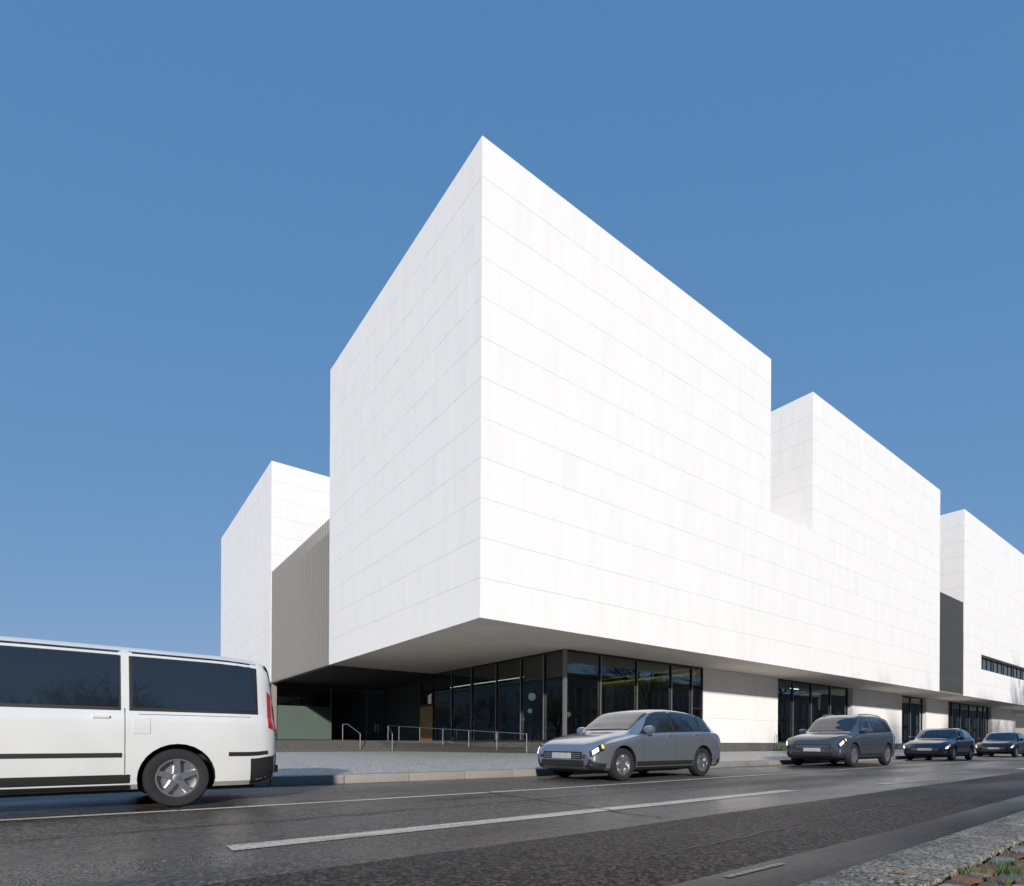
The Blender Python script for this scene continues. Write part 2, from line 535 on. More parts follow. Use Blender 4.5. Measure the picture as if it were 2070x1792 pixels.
rest += view[300:]; view = view[:300]
copies = {}
for s, p in view:
    base = random.choice(variants); mi = random.choices(range(6), (4, 3, 2, 1.3, 3, 3))[0]
    key = (base.name, mi)
    if key not in copies:
        c = base.copy(); c.materials.clear(); c.materials.append(SETTS[mi]); copies[key] = c
    o = link('sett', copies[key], None, pvo)
    o.location = rd(s + random.uniform(-.006, .006), p + random.uniform(-.005, .005), NKZ - 0.052 + random.uniform(-.007, .006))
    o.rotation_euler = (random.uniform(-.06, .06), random.uniform(-.06, .06), UANG + random.choice((0, math.pi)) + random.uniform(-.07, .07))
bm = bmesh.new()
for s, p in rest:
    base = random.choice(variants)
    n0 = len(bm.verts); f0 = len(bm.faces)
    bm.from_mesh(base)
    bm.verts.ensure_lookup_table(); bm.faces.ensure_lookup_table()
    M = Matrix.Translation(rd(s, p, NKZ - 0.052 + random.uniform(-.007, .006))) @ Matrix.Rotation(UANG + random.uniform(-.07, .07), 4, 'Z')
    for v in bm.verts[n0:]: v.co = M @ v.co
    mi = random.randrange(6)
    for f in bm.faces[f0:]: f.material_index = mi
me = bpy.data.meshes.new('more_setts'); bm.to_mesh(me); bm.free()
for m in SETTS: me.materials.append(m)
o = link('more_setts', me, None, pvo); o['kind'] = 'stuff'
# grass in the joints
gm = MB()
def blade(base, h, lean, w):
    a = random.uniform(0, 2*math.pi); dx, dy = math.cos(a), math.sin(a)
    px, py = -dy * w, dx * w
    b = Vector(base); m = b + Vector((dx*lean*.35, dy*lean*.35, h*.65)); t = b + Vector((dx*lean, dy*lean, h))
    n = len(gm.v)
    gm.v += [(b.x-px, b.y-py, b.z), (b.x+px, b.y+py, b.z), (m.x+px*.7, m.y+py*.7, m.z), (m.x-px*.7, m.y-py*.7, m.z), tuple(t)]
    gm.f += [(n, n+1, n+2, n+3), (n+3, n+2, n+4)]
for (s, p, r, n) in [(3.62,.80,.10,130),(3.75,.66,.12,200),(3.95,.72,.09,120),(3.42,.62,.07,80),(4.25,.55,.12,170),(4.4,.75,.07,70),(3.5,.45,.1,130),
                     (3.95,.45,.1,120),(4.9,.7,.09,90),(5.3,.6,.12,120),(4.7,.4,.12,140),(5.9,.72,.1,90),(3.1,.72,.05,50)]:
    for _ in range(n):
        a = random.uniform(0, 6.283); q = r * abs(random.gauss(0, .55))
        pp = p + q*math.sin(a)*.8
        if pp > .835: continue
        blade(rd(s + q*math.cos(a)*1.4, pp, NKZ - .03), random.uniform(.025, .06), random.uniform(.01, .04), random.uniform(.0012, .0026))
for _ in range(1500):                                     # moss and seedlings along the joints
    s = random.uniform(2.6, 7); p = random.choice([.83 - SET*k for k in range(8)]) + random.gauss(0, .008)
    if p > .84: continue
    blade(rd(s, p, NKZ - .03), random.uniform(.02, .04), random.uniform(.0, .02), random.uniform(.001, .002))
tag(gm.build('grass', 'grass'), 'green grass tufts growing between the pavement setts beside the granite kerb', 'grass', kind='stuff')
# fallen leaves
for i, (s, p, z) in enumerate([(4.62, 1.23, 0.012), (4.75, 1.1, NKZ+.004), (6.15, 1.12, NKZ+.004), (3.2, .98, NKZ+.004), (5.9, 1.30, 0.012)]):
    q = MB(); a = random.uniform(0, 6); l = .045
    c = rd(s, p, z); d = Vector((math.cos(a), math.sin(a), 0)); e = Vector((-d.y, d.x, 0))
    q.poly([c - d*l, c - d*l*.2 + e*l*.45 + Vector((0,0,.008)), c + d*l + Vector((0,0,.004))])
    q.poly([c - d*l, c + d*l + Vector((0,0,.004)), c - d*l*.2 - e*l*.45 + Vector((0,0,.010))])
    where = ['lying in the wet gutter against the kerb edge', 'on the granite kerb stone', 'on the granite kerb stone', 'on the granite kerb stone', 'lying in the wet gutter against the kerb edge'][i]
    tag(q.build('fallen_leaf', 'dry_leaf'), 'small brown fallen leaf ' + where, 'leaf', 'fallen leaves by the near kerb')

# lane markings
def marking(name, pts, w, z=0.0045, m_='line_paint'):
    q = MB()
    for i in range(len(pts)-1):
        (s0, p0), (s1, p1) = pts[i], pts[i+1]
        q.quad(rd(s0, p0-w/2, z), rd(s1, p1-w/2, z), rd(s1, p1+w/2, z), rd(s0, p0+w/2, z))
    return struct(q.build(name, m_))
marking('lane_marking', [(-60, 7.6), (-8, 7.2), (-.45, 6.98), (0.955, 6.86)], .12)
marking('lane_marking', [(0.97, 6.845), (2.9, 6.72), (6, 6.62), (10, 6.6), (30, 6.6), (120, 6.6)], .12)
marking('lane_marking', [(0.9, 4.26), (8.95, 4.2)], .22)
marking('lane_marking', [(11.6, 3.85), (13.9, 3.72)], .22)
marking('lane_marking', [(22, 3.7), (26, 3.7)], .22)
marking('lane_marking', [(34, 3.7), (38, 3.7)], .22)
marking('gutter_marking', [(2.85, 1.69), (3.45, 1.67)], .04, z=0.013, m_='worn_paint')
mat('tar', (0.012, 0.011, 0.010), 0.45, noise=(9, 0.3))
def tar_seam(s0, p0, s1, p1, w, seed):
    rnd = random.Random(seed); q = MB(); n_ = int(abs(s1-s0)/.18) + int(abs(p1-p0)/.12) + 2; L_ = []
    j = 0.0
    for k in range(n_ + 1):
        t = k/n_; j = j*.8 + rnd.gauss(0, .02)
        L_.append((s0 + (s1-s0)*t + j*(abs(p1-p0) > abs(s1-s0)), p0 + (p1-p0)*t + j*(abs(p1-p0) <= abs(s1-s0)), w*rnd.uniform(.5, 1.3)))
    for (a, b, c), (d, e, f) in zip(L_, L_[1:]):
        if abs(p1-p0) > abs(s1-s0): q.quad(rd(a-c, b, .0085), rd(a+c, b, .0085), rd(d+f, e, .0085), rd(d-f, e, .0085))
        else: q.quad(rd(a, b-c, .0085), rd(d, e-f, .0085), rd(d, e+f, .0085), rd(a, b+c, .0085))
    struct(q.build('tar_seam', 'tar'))
tar_seam(-6, 5.45, 16, 5.5, .012, 1)
tar_seam(4.6, 3.3, 4.9, 6.7, .014, 2)
tar_seam(-1.4, 3.27, -.6, 6.4, .012, 4)
tar_seam(10.5, 1.8, 11.3, 5.4, .014, 5)
tar_seam(3.0, 2.3, 9.5, 2.5, .009, 6)

# ------------------------------------------------------------------ the building
S, FL, PZ = 5.35, 0.75, 0.148
CO = 1.496
T = S + 12*CO
NZ = S + 6*CO
mus = empty('museum_building', (0, 0, 0))
tag(mus, 'large white panelled museum with block towers and a deep overhang above dark glazing', 'building')
def part(mb, name, m, parent=mus, **k):
    return mb.build(name, m, parent, **k)
# wall cores
c = MB()
c.box(.05, 49, .05, 16.62, S+.06, NZ)
c.box(.05, 20.4, .05, 16.62, NZ+.001, T-.02)
c.box(25.55, 49, .05, 16.62, NZ+.001, T-.02)
part(c, 'main_block', 'joint')
c = MB().box(.05, 16, 30.65, 52.6, S+.06, T-.02); part(c, 'side_tower', 'joint')
c = MB()
W0, W1, WX = S+2*CO, S+3*CO, 61.2
c.box(55.75, 110, .05, 16.0, S+.06, W0-.02).box(55.75, 110, .05, 16.0, W1+.02, T-.02).box(55.75, WX-.02, .05, 16.0, W0-.0199, W1+.0199)
c.box(WX-.02, 110, 3.0, 16.0, W0-.0199, W1+.0199)
part(c, 'end_block', 'joint')
# panels
PW = 0.81
panels = []
def clad(kind, pos, u0, u1, z0, z1, holes=(), first=0.0):
    n = max(1, round((z1 - z0) / CO)); ch = (z1 - z0) / n
    for r in range(n):
        za, zb = z0 + r*ch, z0 + (r+1)*ch
        row = round((za - S)/CO)
        st = u0 - (PW*0.5 if row % 2 else 0) + first
        u = st
        while u < u1 - 1e-4:
            a, b = max(u, u0), min(u + PW, u1)
            u += PW
            if b - a < .06: continue
            bad = False
            for (h0, h1, k0, k1) in holes:
                if k0 - .01 <= za and zb <= k1 + .01:
                    if a >= h0 - .001 and b <= h1 + .001: bad = True
                    elif a < h0 < b: b = h0
                    elif a < h1 < b: a = h1
            if not bad and b - a > .05: panels.append((kind, pos, a, b, za, zb))
clad('Y', 0.0, 0, 49, S, NZ)
clad('Y', 0.0, 0, 20.4, NZ, T)
clad('Y', 0.0, 25.5, 49, NZ, T)
clad('X', 0.0, 0.05, 16.66, S, T)
clad('X', 25.5, 0.05, 16.6, NZ, T)
clad('X', 0.0, 30.65, 52.6, S, T)
clad('Y', 30.6, 0.0, 15.9, NZ - 2*CO, T)
clad('Y', 0.0, 55.7, 110, S, T, holes=[(WX, 111, W0, W1)])
clad('X', 55.7, 0.05, 15.9, NZ - 2*CO, T)
# ground-floor piers set back below the overhang
RY = 3.34
PIERS = [(18.95, 27.6), (39.9, 50.3), (57.0, 63.3), (79.6, 90.5)]
for a, b in PIERS:
    clad('Y', RY, a, b, FL-.03, S+.0)
def px_area(pn):
    kind, pos, a, b, z0, z1 = pn
    P = [(a, pos, z0), (b, pos, z0), (b, pos, z1), (a, pos, z1)] if kind == 'Y' else [(pos, a, z0), (pos, b, z0), (pos, b, z1), (pos, a, z1)]
    q = [to_pix(p) for p in P]
    if any(t is None for t in q): return 0
    mx = sum(t[0] for t in q)/4; my = sum(t[1] for t in q)/4
    if not (0 < mx < 2070 and 0 < my < 1792): return 0
    ar = 0
    for i in range(4): ar += q[i][0]*q[(i+1) % 4][1] - q[(i+1) % 4][0]*q[i][1]
    return abs(ar)/2
panels.sort(key=px_area, reverse=True)
def panel_geo(pn, mb, tones):
    kind, pos, a, b, z0, z1 = pn
    g, gz = 0.0025, 0.0048
    d = random.uniform(-.0015, .0015)
    f0 = len(mb.f)
    a2 = a if a < 1e-6 else a + g
    if kind == 'Y':
        mb.box(a2, b-g, pos + d, pos + .052, z0+gz, z1-gz)
    else:
        mb.box(pos + d, pos + .052, a + g, b-g, z0+gz, z1-gz)
    tones += [max(.9, min(1.06, random.gauss(.99, .0065)))] * 6
def tone_attr(me, tones):
    at = me.attributes.new('tone', 'FLOAT', 'FACE')
    at.data.foreach_set('value', tones)
for pn in panels[:300]:
    q = MB(); tn = []; panel_geo(pn, q, tn)
    me = q.mesh('wall_panel'); tone_attr(me, tn); link('wall_panel', me, 'white_panel', mus)
q = MB(); tn = []
for pn in panels[300:]: panel_geo(pn, q, tn)
me = q.mesh('more_wall_panels'); tone_attr(me, tn)
o = link('more_wall_panels', me, 'white_panel', mus); o['kind'] = 'stuff'
# parapet copings (flat white caps)
for x0, x1, y0, y1, z in ((0.0, 20.4, 0, 16.62, T), (25.5, 49, 0, 16.62, T), (0, 16, 30.6, 52.6, T), (55.7, 110, 0, 16, T), (20.41, 25.49, 0, 16.6, NZ)):
    me = MB().box(x0+.003, x1, y0+.003, y1, z-.0055, z+.004); m_ = me.mesh('coping'); tone_attr(m_, [.98]*6); link('coping', m_, 'white_panel', mus)
# soffit panels
def soffit(x0, x1, y0, y1, nx, ny):
    for i in range(nx):
        for j in range(ny):
            a = x0 + (x1-x0)*i/nx; b = x0 + (x1-x0)*(i+1)/nx; e = y0 + (y1-y0)*j/ny; f_ = y0 + (y1-y0)*(j+1)/ny
            dz = random.uniform(0, .002)
            MB().box(a+.004, b-.004, e+.004, f_-.004, S+.004+dz, S+.055).build('soffit_panel', 'soffit', mus)
soffit(.054, 7.6, .054, 3.7, 3, 2)
soffit(.054, 7.6, 3.7, 16.66, 3, 6)
soffit(7.6, 56.0, .054, 3.8, 20, 2)
soffit(56.0, 110, .054, 3.8, 20, 2)
part(MB().box(.056, 110, .056, 3.9, S+.0605, S+.12).box(.056, 7.7, 3.9, 16.6, S+.0605, S+.12), 'soffit_backing', 'joint')
# links with metal slats
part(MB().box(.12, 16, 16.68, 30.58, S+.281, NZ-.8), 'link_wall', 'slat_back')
part(MB().box(.075, .12, 16.68, 30.58, NZ-.85, NZ-.80).box(.075, .12, 16.68, 30.58, S+.3, S+.36), 'slat_rail', 'slat_back')
part(MB().box(.0, .34, 16.67, 30.59, S, S+.14).box(.1, .3, 16.67, 30.59, S+.14, S+.28), 'link_fascia', 'slat_light')
n = 44
smesh = MB().box(0.02, .075, -.06, .06, S+.14, NZ-.02).mesh('slat'); smesh.materials.append(MATS['slat_light'])
for i in range(n):
    o = link('slat', smesh, None, mus); o.location = (0, 16.72 + (13.8) * (i+.5)/n, 0)
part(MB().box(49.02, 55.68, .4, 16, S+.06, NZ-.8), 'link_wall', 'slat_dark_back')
smesh = MB().box(-.05, .05, .03, .30, S+.003, NZ-.02).mesh('slat'); smesh.materials.append(MATS['slat_dark'])
n = 25
for i in range(n):
    o = link('slat', smesh, None, mus); o.location = (49.05 + 6.6*(i+.5)/n, 0, 0)
# dark ceiling above the entrance court and its walls
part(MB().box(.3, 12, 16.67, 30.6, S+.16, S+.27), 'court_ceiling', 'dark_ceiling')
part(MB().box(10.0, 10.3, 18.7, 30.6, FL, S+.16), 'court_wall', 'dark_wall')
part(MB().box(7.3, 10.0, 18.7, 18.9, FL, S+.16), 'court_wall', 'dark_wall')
# glazing helper : a row of panes with frames. kind 'Y' faces -Y at pos, kind 'X' faces -X at pos
def bx(mb, kind, pos, u0, u1, d0, d1, z0, z1):
    if kind == 'Y': mb.box(u0, u1, pos+d0, pos+d1, z0, z1)
    else: mb.box(pos+d0, pos+d1, u0, u1, z0, z1)
def glazing(kind, pos, us, z0, z1, fw=.05, mull='mullion', mw=.03):
    wnd = part(MB(), 'window', 'frame') if False else None
    fr = MB()
    bx(fr, kind, pos, us[0], us[-1], -.05, .10, z1-.10, z1)
    bx(fr, kind, pos, us[0], us[-1], -.05, .10, z0, z0+.08)
    bx(fr, kind, pos, us[0], us[0]+fw, -.049, .099, z0+.08, z1-.10)
    bx(fr, kind, pos, us[-1]-fw, us[-1], -.049, .099, z0+.08, z1-.10)
    w = part(fr, 'window', 'frame')
    for i in range(len(us)-1):
        g = MB(); bx(g, kind, pos, us[i]+.03, us[i+1]-.03, .02, .036, z0+.07, z1-.09); part(g, 'pane', 'glass', w)
        if i:
            m = MB(); bx(m, kind, pos, us[i]-mw, us[i]+mw, -.045, .12, z0+.08, z1-.10); part(m, 'mullion', 'frame', w)
            m = MB(); bx(m, kind, pos, us[i]-mw*.8, us[i]+mw*.8, -.075, -.0452, z0+.08, z1-.10); part(m, 'mullion_cap', mull, w)
    return w
GX, GY = 7.28, 3.36
glazing('X', GX, [GY+.06, 4.95, 6.9, 9.25, 11.9, 14.3, 16.84][::1], FL, S+.0)
glazing('Y', GY, [GX+.06, 9.75, 12.6, 15.6, 17.55, 18.66], FL, S+.0)
# corner post of paired fins
cp = MB().box(GX-.1, GX-.02, GY-.1, GY-.02, FL, S-.001).box(GX-.1, GX-.03, GY+.0, GY+.06, FL, S-.001).box(GX+.0, GX+.06, GY-.1, GY-.03, FL, S-.001)
part(cp, 'corner_post', 'mullion')
part(MB().box(GX-.0199, GX+.05, GY-.0199, GY+.05, FL, S-.001), 'corner_post', 'frame')
# transom of the last pane
part(MB().box(17.6, 18.6, GY-.05, GY+.1, 2.78, 2.84), 'transom', 'frame')
glazing('Y', RY+.28, [27.66, 30.2, 33.0, 36.2, 39.3], FL, S+.0)
glazing('Y', RY+.28, [50.32, 53.2, 56.4], FL, S+.0)
part(MB().box(50.4, 56.3, RY+.22, RY+.40, S-.62, S-.56), 'transom', 'mullion')
glazing('Y', RY+.28, [63.35, 65.4, 68.3, 71.5, 74.8, 77.0, 78.9], FL, S+.0)
# strip window in the end block
wx = [WX] + [WX + 1.35*k + .35*math.sin(k*2.1) for k in range(1, 22)] + [92]
glazing('Y', .5, wx, W0+.0, W1-.02, mw=.035)
part(MB().box(WX, 110, .06, .6, W1-.018, W1+.012), 'window_head', 'soffit')
part(MB().box(WX, 110, .06, .6, W0-.012, W0+.0), 'window_sill', 'soffit')
# pier returns (reveals) and backs
for a, b in PIERS:
    part(MB().box(a+.01, b-.01, RY+.053, RY+.6, FL-.03, S+.05), 'pier', 'joint')
for x in [18.95, 39.9, 57.0, 79.6]:
    me = MB().box(x-.26, x+.0, RY+.004, RY+.55, FL-.03, S+.0).mesh('reveal'); tone_attr(me, [.97]*6); link('reveal', me, 'white_panel', mus)
# plinth below the ground-floor walls
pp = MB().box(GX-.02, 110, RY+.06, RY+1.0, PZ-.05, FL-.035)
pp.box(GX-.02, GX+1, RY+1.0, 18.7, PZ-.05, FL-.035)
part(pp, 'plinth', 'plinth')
# rooms behind the glass
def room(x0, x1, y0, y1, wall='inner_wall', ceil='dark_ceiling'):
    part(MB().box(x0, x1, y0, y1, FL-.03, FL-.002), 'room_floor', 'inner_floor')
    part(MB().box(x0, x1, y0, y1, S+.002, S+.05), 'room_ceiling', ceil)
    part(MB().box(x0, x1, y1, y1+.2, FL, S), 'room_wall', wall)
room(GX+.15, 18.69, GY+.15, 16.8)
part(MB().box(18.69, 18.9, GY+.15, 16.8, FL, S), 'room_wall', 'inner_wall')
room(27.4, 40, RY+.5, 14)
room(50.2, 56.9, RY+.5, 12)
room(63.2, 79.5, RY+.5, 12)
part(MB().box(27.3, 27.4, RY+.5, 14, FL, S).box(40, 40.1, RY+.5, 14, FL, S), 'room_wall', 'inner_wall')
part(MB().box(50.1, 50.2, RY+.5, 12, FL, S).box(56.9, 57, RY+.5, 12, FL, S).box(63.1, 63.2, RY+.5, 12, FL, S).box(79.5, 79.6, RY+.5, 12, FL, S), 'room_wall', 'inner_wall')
part(MB().box(18.60, 18.66, GY+.5, 12.0, S-.16, S-.10), 'cove_light', 'cove')
part(MB().box(18.52, 18.56, GY+.4, 12.1, S-.26, S-.02), 'cove_lip', 'inner_wall')
# access hatch on the second pier
hx = 44.9
part(MB().box(hx-.32, hx+.32, RY-.012, RY+.0, 2.2, 2.23).box(hx-.32, hx+.32, RY-.012, RY, 2.80, 2.83).box(hx-.32, hx-.295, RY-.012, RY, 2.23, 2.80).box(hx+.295, hx+.32, RY-.012, RY, 2.23, 2.80), 'hatch', 'slat_back')
part(MB().box(hx-.05, hx+.05, RY-.015, RY+.0, 2.42, 2.60), 'hatch_lock', 'slat_light')
# end wall beyond the last pier
part(MB().box(90.5, 110, 12, 12.2, PZ, S), 'passage_wall', 'dark_wall')
# entrance glazing at the back of the court
w = glazing('Y', 30.62, [0.45, 4.9, 8.1, 9.98], FL, S+.15, mull='mullion', mw=.05)
part(MB().box(.08, .44, 30.45, 30.8, FL, S+.15), 'corner_column', 'slat_light')
part(MB().box(.5, 4.85, 30.57, 30.61, FL+.08, 3.6), 'entrance_screen', 'green_glass')
for x in (8.9, 9.15):
    part(MB().tube([(x, 30.52, 1.55), (x, 30.52, 2.25)], .018).tube([(x, 30.52, 1.6), (x, 30.63, 1.6)], .012).tube([(x, 30.52, 2.2), (x, 30.63, 2.2)], .012), 'door_handle', 'steel', smooth=60)
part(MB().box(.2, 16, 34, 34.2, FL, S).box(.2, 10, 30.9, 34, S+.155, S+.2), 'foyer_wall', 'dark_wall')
# ochre door leaf next to the corner glazing
d = part(MB().box(GX-.02, GX+.05, 16.9, 18.7, FL+.01, FL+2.42), 'door', 'ochre', bevel=.006)
part(MB().tube([(GX-.07, 17.1, FL+.95), (GX-.07, 17.1, FL+1.35)], .015).tube([(GX-.07, 17.1, FL+1.0), (GX, 17.1, FL+1.0)], .01), 'handle', 'steel', d)
part(MB().box(GX-.03, GX+.06, 16.86, 18.75, FL+2.42, FL+2.5).box(GX-.02, GX+.04, 17.75, 17.82, FL+2.5, S+.1), 'door_frame', 'frame')
glazing('X', GX+.01, [16.92, 18.7], FL+2.5, S+.1)
part(MB().box(GX+.6, GX+.7, 16.9, 18.7, FL, S), 'court_wall', 'dark_wall')
# left tower ground floor
glazing('X', .32, [30.8] + [32.4 + 1.9*k for k in range(10)] + [52.4], FL, S+.0)
part(MB().box(3.2, 3.4, 34, 52, FL, S), 'foyer_wall', 'inner_wall')
part(MB().box(.056, 4, 30.8, 52.6, S+.004, S+.05), 'soffit_panel', 'soffit')
# forecourt platform, steps, ramp
plat = MB().box(-9, 7.25, 14.0, 60, PZ-.1, FL-.003).box(7.25, 10, 18.7, 60, PZ-.1, FL-.003)
struct(plat.build('forecourt', 'steps_stone'))
st = empty('entrance_steps', (0, 0, 0)); struct(st)
for i in range(4):
    y = 12.2 + .45*i
    for j in range(4):
        x0 = -9 + 2.75*j
        MB().box(x0+.004, x0+2.746, y, y+.5, PZ-.05, PZ + .15*(i+1) - (.002 if i < 3 else .004)).build('step', 'steps_stone', st, bevel=.008)
rp = MB()
RAMP_Y0, RAMP_Y1 = 4.6, 17.4
rp.v += [(5.75, RAMP_Y0, PZ), (7.255, RAMP_Y0, PZ), (7.255, RAMP_Y1, FL), (5.75, RAMP_Y1, FL), (5.75, RAMP_Y1, PZ-.1), (5.75, RAMP_Y0, PZ-.1), (7.255, RAMP_Y1, PZ-.1), (7.255, RAMP_Y0, PZ-.1)]
rp.f += [(0, 1, 2, 3), (0, 3, 4, 5), (0, 5, 7, 1)]
struct(rp.build('ramp', 'steps_stone'))
# sloping stone bank between the steps and the ramp : strips laid on a warped surface
bank = empty('stone_bank', (0, 0, 0)); struct(bank)
A_, B_, C_, E_ = Vector((2.02, 12.2, PZ)), Vector((5.75, RAMP_Y0, PZ)), Vector((5.75, RAMP_Y1, FL)), Vector((2.02, 14.0, FL))
NS = 34
for i in range(NS):
    t0, t1 = i/NS, (i+1)/NS
    h = random.uniform(.0, .012); g = .0022
    p0, p1 = A_.lerp(B_, t0+g), A_.lerp(B_, t1-g); q0, q1 = E_.lerp(C_, t0+g), E_.lerp(C_, t1-g)
    up = Vector((0, 0, .012 + h)); dn = Vector((0, 0, -.12))
    m = MB(); m.v += [tuple(v) for v in (p0+up, p1+up, q1+up, q0+up, p0+dn, p1+dn, q1+dn, q0+dn)]
    m.f += [(0,1,2,3), (4,7,6,5), (0,4,5,1), (1,5,6,2), (2,6,7,3), (3,7,4,0)]
    m.build('stone_strip', 'steps_stone', bank)
m = MB(); m.poly([A_, B_, C_, E_]); m.build('bank_bed', 'plinth', bank)

# handrails
def rail(name, label, pts, posts, r=.022, mid=()):
    e = empty(name, posts[0][0])
    off = Vector(posts[0][0])
    MB().tube([Vector(p) - off for p in pts], r, 10).build('rail', 'steel', e, smooth=60)
    for b, t in posts:
        MB().tube([Vector(b) - off, Vector(t) - off], r*.95, 10).build('post', 'steel', e, smooth=60)
    tag(e, label, 'handrail')
rail('stair_handrail', 'short steel handrail standing alone on the entrance steps',
     [(.27, 12.3, PZ+.98), (.27, 14.2, FL+.95), (.27, 15.0, FL+.95)], [((.27, 12.3, PZ-.02), (.27, 12.3, PZ+.98)), ((.27, 15.0, FL-.02), (.27, 15.0, FL+.95))])
ry = lambda y: PZ + (FL-PZ)*(y-RAMP_Y0)/(RAMP_Y1-RAMP_Y0)
rp_pts = [(2.1, 12.15, PZ+1.0), (3.4, 15.6, FL+.97), (5.05, 17.5, FL+.97)] 
rp_posts = [((2.1, 12.15, PZ-.02), (2.1, 12.15, PZ+1.0)), ((3.4, 15.6, FL-.3), (3.4, 15.6, FL+.97)), ((5.05, 17.5, FL-.03), (5.05, 17.5, FL+.97))]
for y in (14.9, 12.3, 9.7, 7.2, 4.85):
    x = 5.05 + (17.5-y)/12.65*1.0
    zb = ry(y)
    rp_pts.append((x, y, zb+.97)); rp_posts.append(((x, y, zb-.12), (x, y, zb+.97)))
rail('ramp_handrail', 'long steel handrail running down the ramp beside the corner glazing', rp_pts, rp_posts)

# ------------------------------------------------------------------ inside the corner room
def globe(loc, r, k, label):
    e = empty('globe_lamp', (loc[0], loc[1], S))
    prof = [(max(.001, r*math.sin(a)), -(S-loc[2]) - r*math.cos(a)) for a in [math.pi*i/12 for i in range(13)]]
    MB().lathe(prof, 20).build('globe', 'opal', e, smooth=80)
    MB().tube([(0, 0, 0), (0, 0, -(S-loc[2])+r)], .008, 6).build('cord', 'black_metal', e)
    tag(e, label, 'pendant lamp', 'globe lamps in the corner room')
globe((8.6, 7.6, 3.3), .22, 0, 'largest white globe lamp hanging behind the corner glazing')
for x, y, z in ((9.8, 9.3, 2.6), (10.2, 6.3, 2.3), (11, 11.6, 2.2)):
    globe((x, y, z), .14, 1, 'small white globe lamp hanging low behind the corner glazing')
bl = empty('bulb_string', (8.2, 9, S)); tag(bl, 'string of tiny warm bulbs along the corner room ceiling', 'light string')
MB().tube([(0, -1.2, -.9), (0, 7.4, -.9)], .006, 5).build('cable', 'black_metal', bl)
bmsh = MB().lathe([(.001, -.02), (.014, -.014), (.02, 0), (.014, .014), (.001, .02)], 8).mesh('bulb'); bmsh.materials.append(MATS['bulb'])
for i in range(38):
    o = link('bulb', bmsh, None, bl); o.location = (0, -1.1 + .22*i, -.93)
MB().tube([(0, -1.2, 0), (0, -1.2, -.9)], .005, 5).tube([(0, 7.4, 0), (0, 7.4, -.9)], .005, 5).build('hanger', 'black_metal', bl)
def table(x, y, label):
    e = empty('cafe_table', (x, y, FL-.002))
    MB().lathe([(.001, .72), (.38, .72), (.39, .735), (.38, .75), (.001, .75)], 24).build('table_top', 'table_white', e, smooth=40)
    MB().tube([(0,0,.02), (0,0,.72)], .03, 10).build('leg', 'black_metal', e)
    MB().lathe([(.001, 0), (.24, 0), (.24, .012), (.05, .03), (.001, .03)], 20).build('base', 'black_metal', e)
    tag(e, label, 'table', 'cafe tables in the corner room')
def chair(x, y, rz, label):
    e = empty('cafe_chair', (x, y, FL-.002), rz)
    MB().box(-.21, .21, -.21, .21, .43, .465).build('seat', 'teal', e, bevel=.012)
    MB().box(-.2, .2, .19, .215, .58, .86).build('backrest', 'teal', e, bevel=.01)
    for sx in (-1, 1):
        for sy in (-1, 1):
            top = .43 if sy < 0 else .84
            MB().tube([(sx*.2, sy*.21, 0), (sx*.18, sy*.2, top)], .012, 6).build('leg', 'teal', e)
    tag(e, label, 'chair', 'green chairs in the corner room')
for i, (x, y) in enumerate(((8.8, 6.0), (8.8, 8.8), (8.9, 11.6))):
    wh = ('nearest the corner post', 'middle one along the glass', 'nearest the ochre door')[i]
    table(x, y, 'small round white table behind the corner glazing, ' + wh)
    chair(x-.05, y-.62, math.pi, 'green cafe chair on the corner post side of a table, ' + wh)
    chair(x+.05, y+.62, 0, 'green cafe chair on the ochre door side of a table, ' + wh)
def tubelamp(x, y, label):
    e = empty('ceiling_lamp', (x, y, S+.003))
    MB().box(-.75, .75, -.06, .06, -.05, 0).build('housing', 'frame', e)
    MB().tube([(-.7, 0, -.07), (.7, 0, -.07)], .022, 8).build('lamp_tube', 'tube', e)
    tag(e, label, 'ceiling lamp', 'ceiling lamps behind the second window')
for x, y, l_ in ((31.2, 6.2, 'by its plain pier'), (32.3, 9.0, 'deeper in the room'), (36, 6.4, 'on the hatch side')):
    tubelamp(x, y, 'lit fluorescent ceiling lamp behind the second window, ' + l_)

# ------------------------------------------------------------------ planting at the second window
pm = MB()
def strap(mb, base, ang, L, h, w):
    d = Vector((math.cos(ang), math.sin(ang), 0)); e = Vector((-d.y, d.x, 0))
    pts = []
    for k in range(5):
        t = k/4
        pts.append(Vector(base) + d*(L*t*t*.7 + L*.3*t) + Vector((0, 0, h*(t*1.9 - t*t*1.25))))
    n = len(mb.v)
    for k, p in enumerate(pts):
        ww = w*(1 - (k/4)**2*.9)
        mb.v += [tuple(p - e*ww), tuple(p + e*ww)]
    for k in range(4):
        mb.f.append((n+2*k, n+2*k+1, n+2*k+3, n+2*k+2))
for _ in range(420):
    x = random.uniform(26.9, 33.5)
    strap(pm, (x, RY - random.uniform(.05, .75), PZ-.01), random.uniform(0, 6.28), random.uniform(.1, .35), random.uniform(.2, .62)*(1.1 if x < 31 else .8), random.uniform(.006, .014))
tag(pm.build('ground_cover', 'leaf'), 'low strappy green plants growing along the foot of the second window', 'plants', kind='stuff')
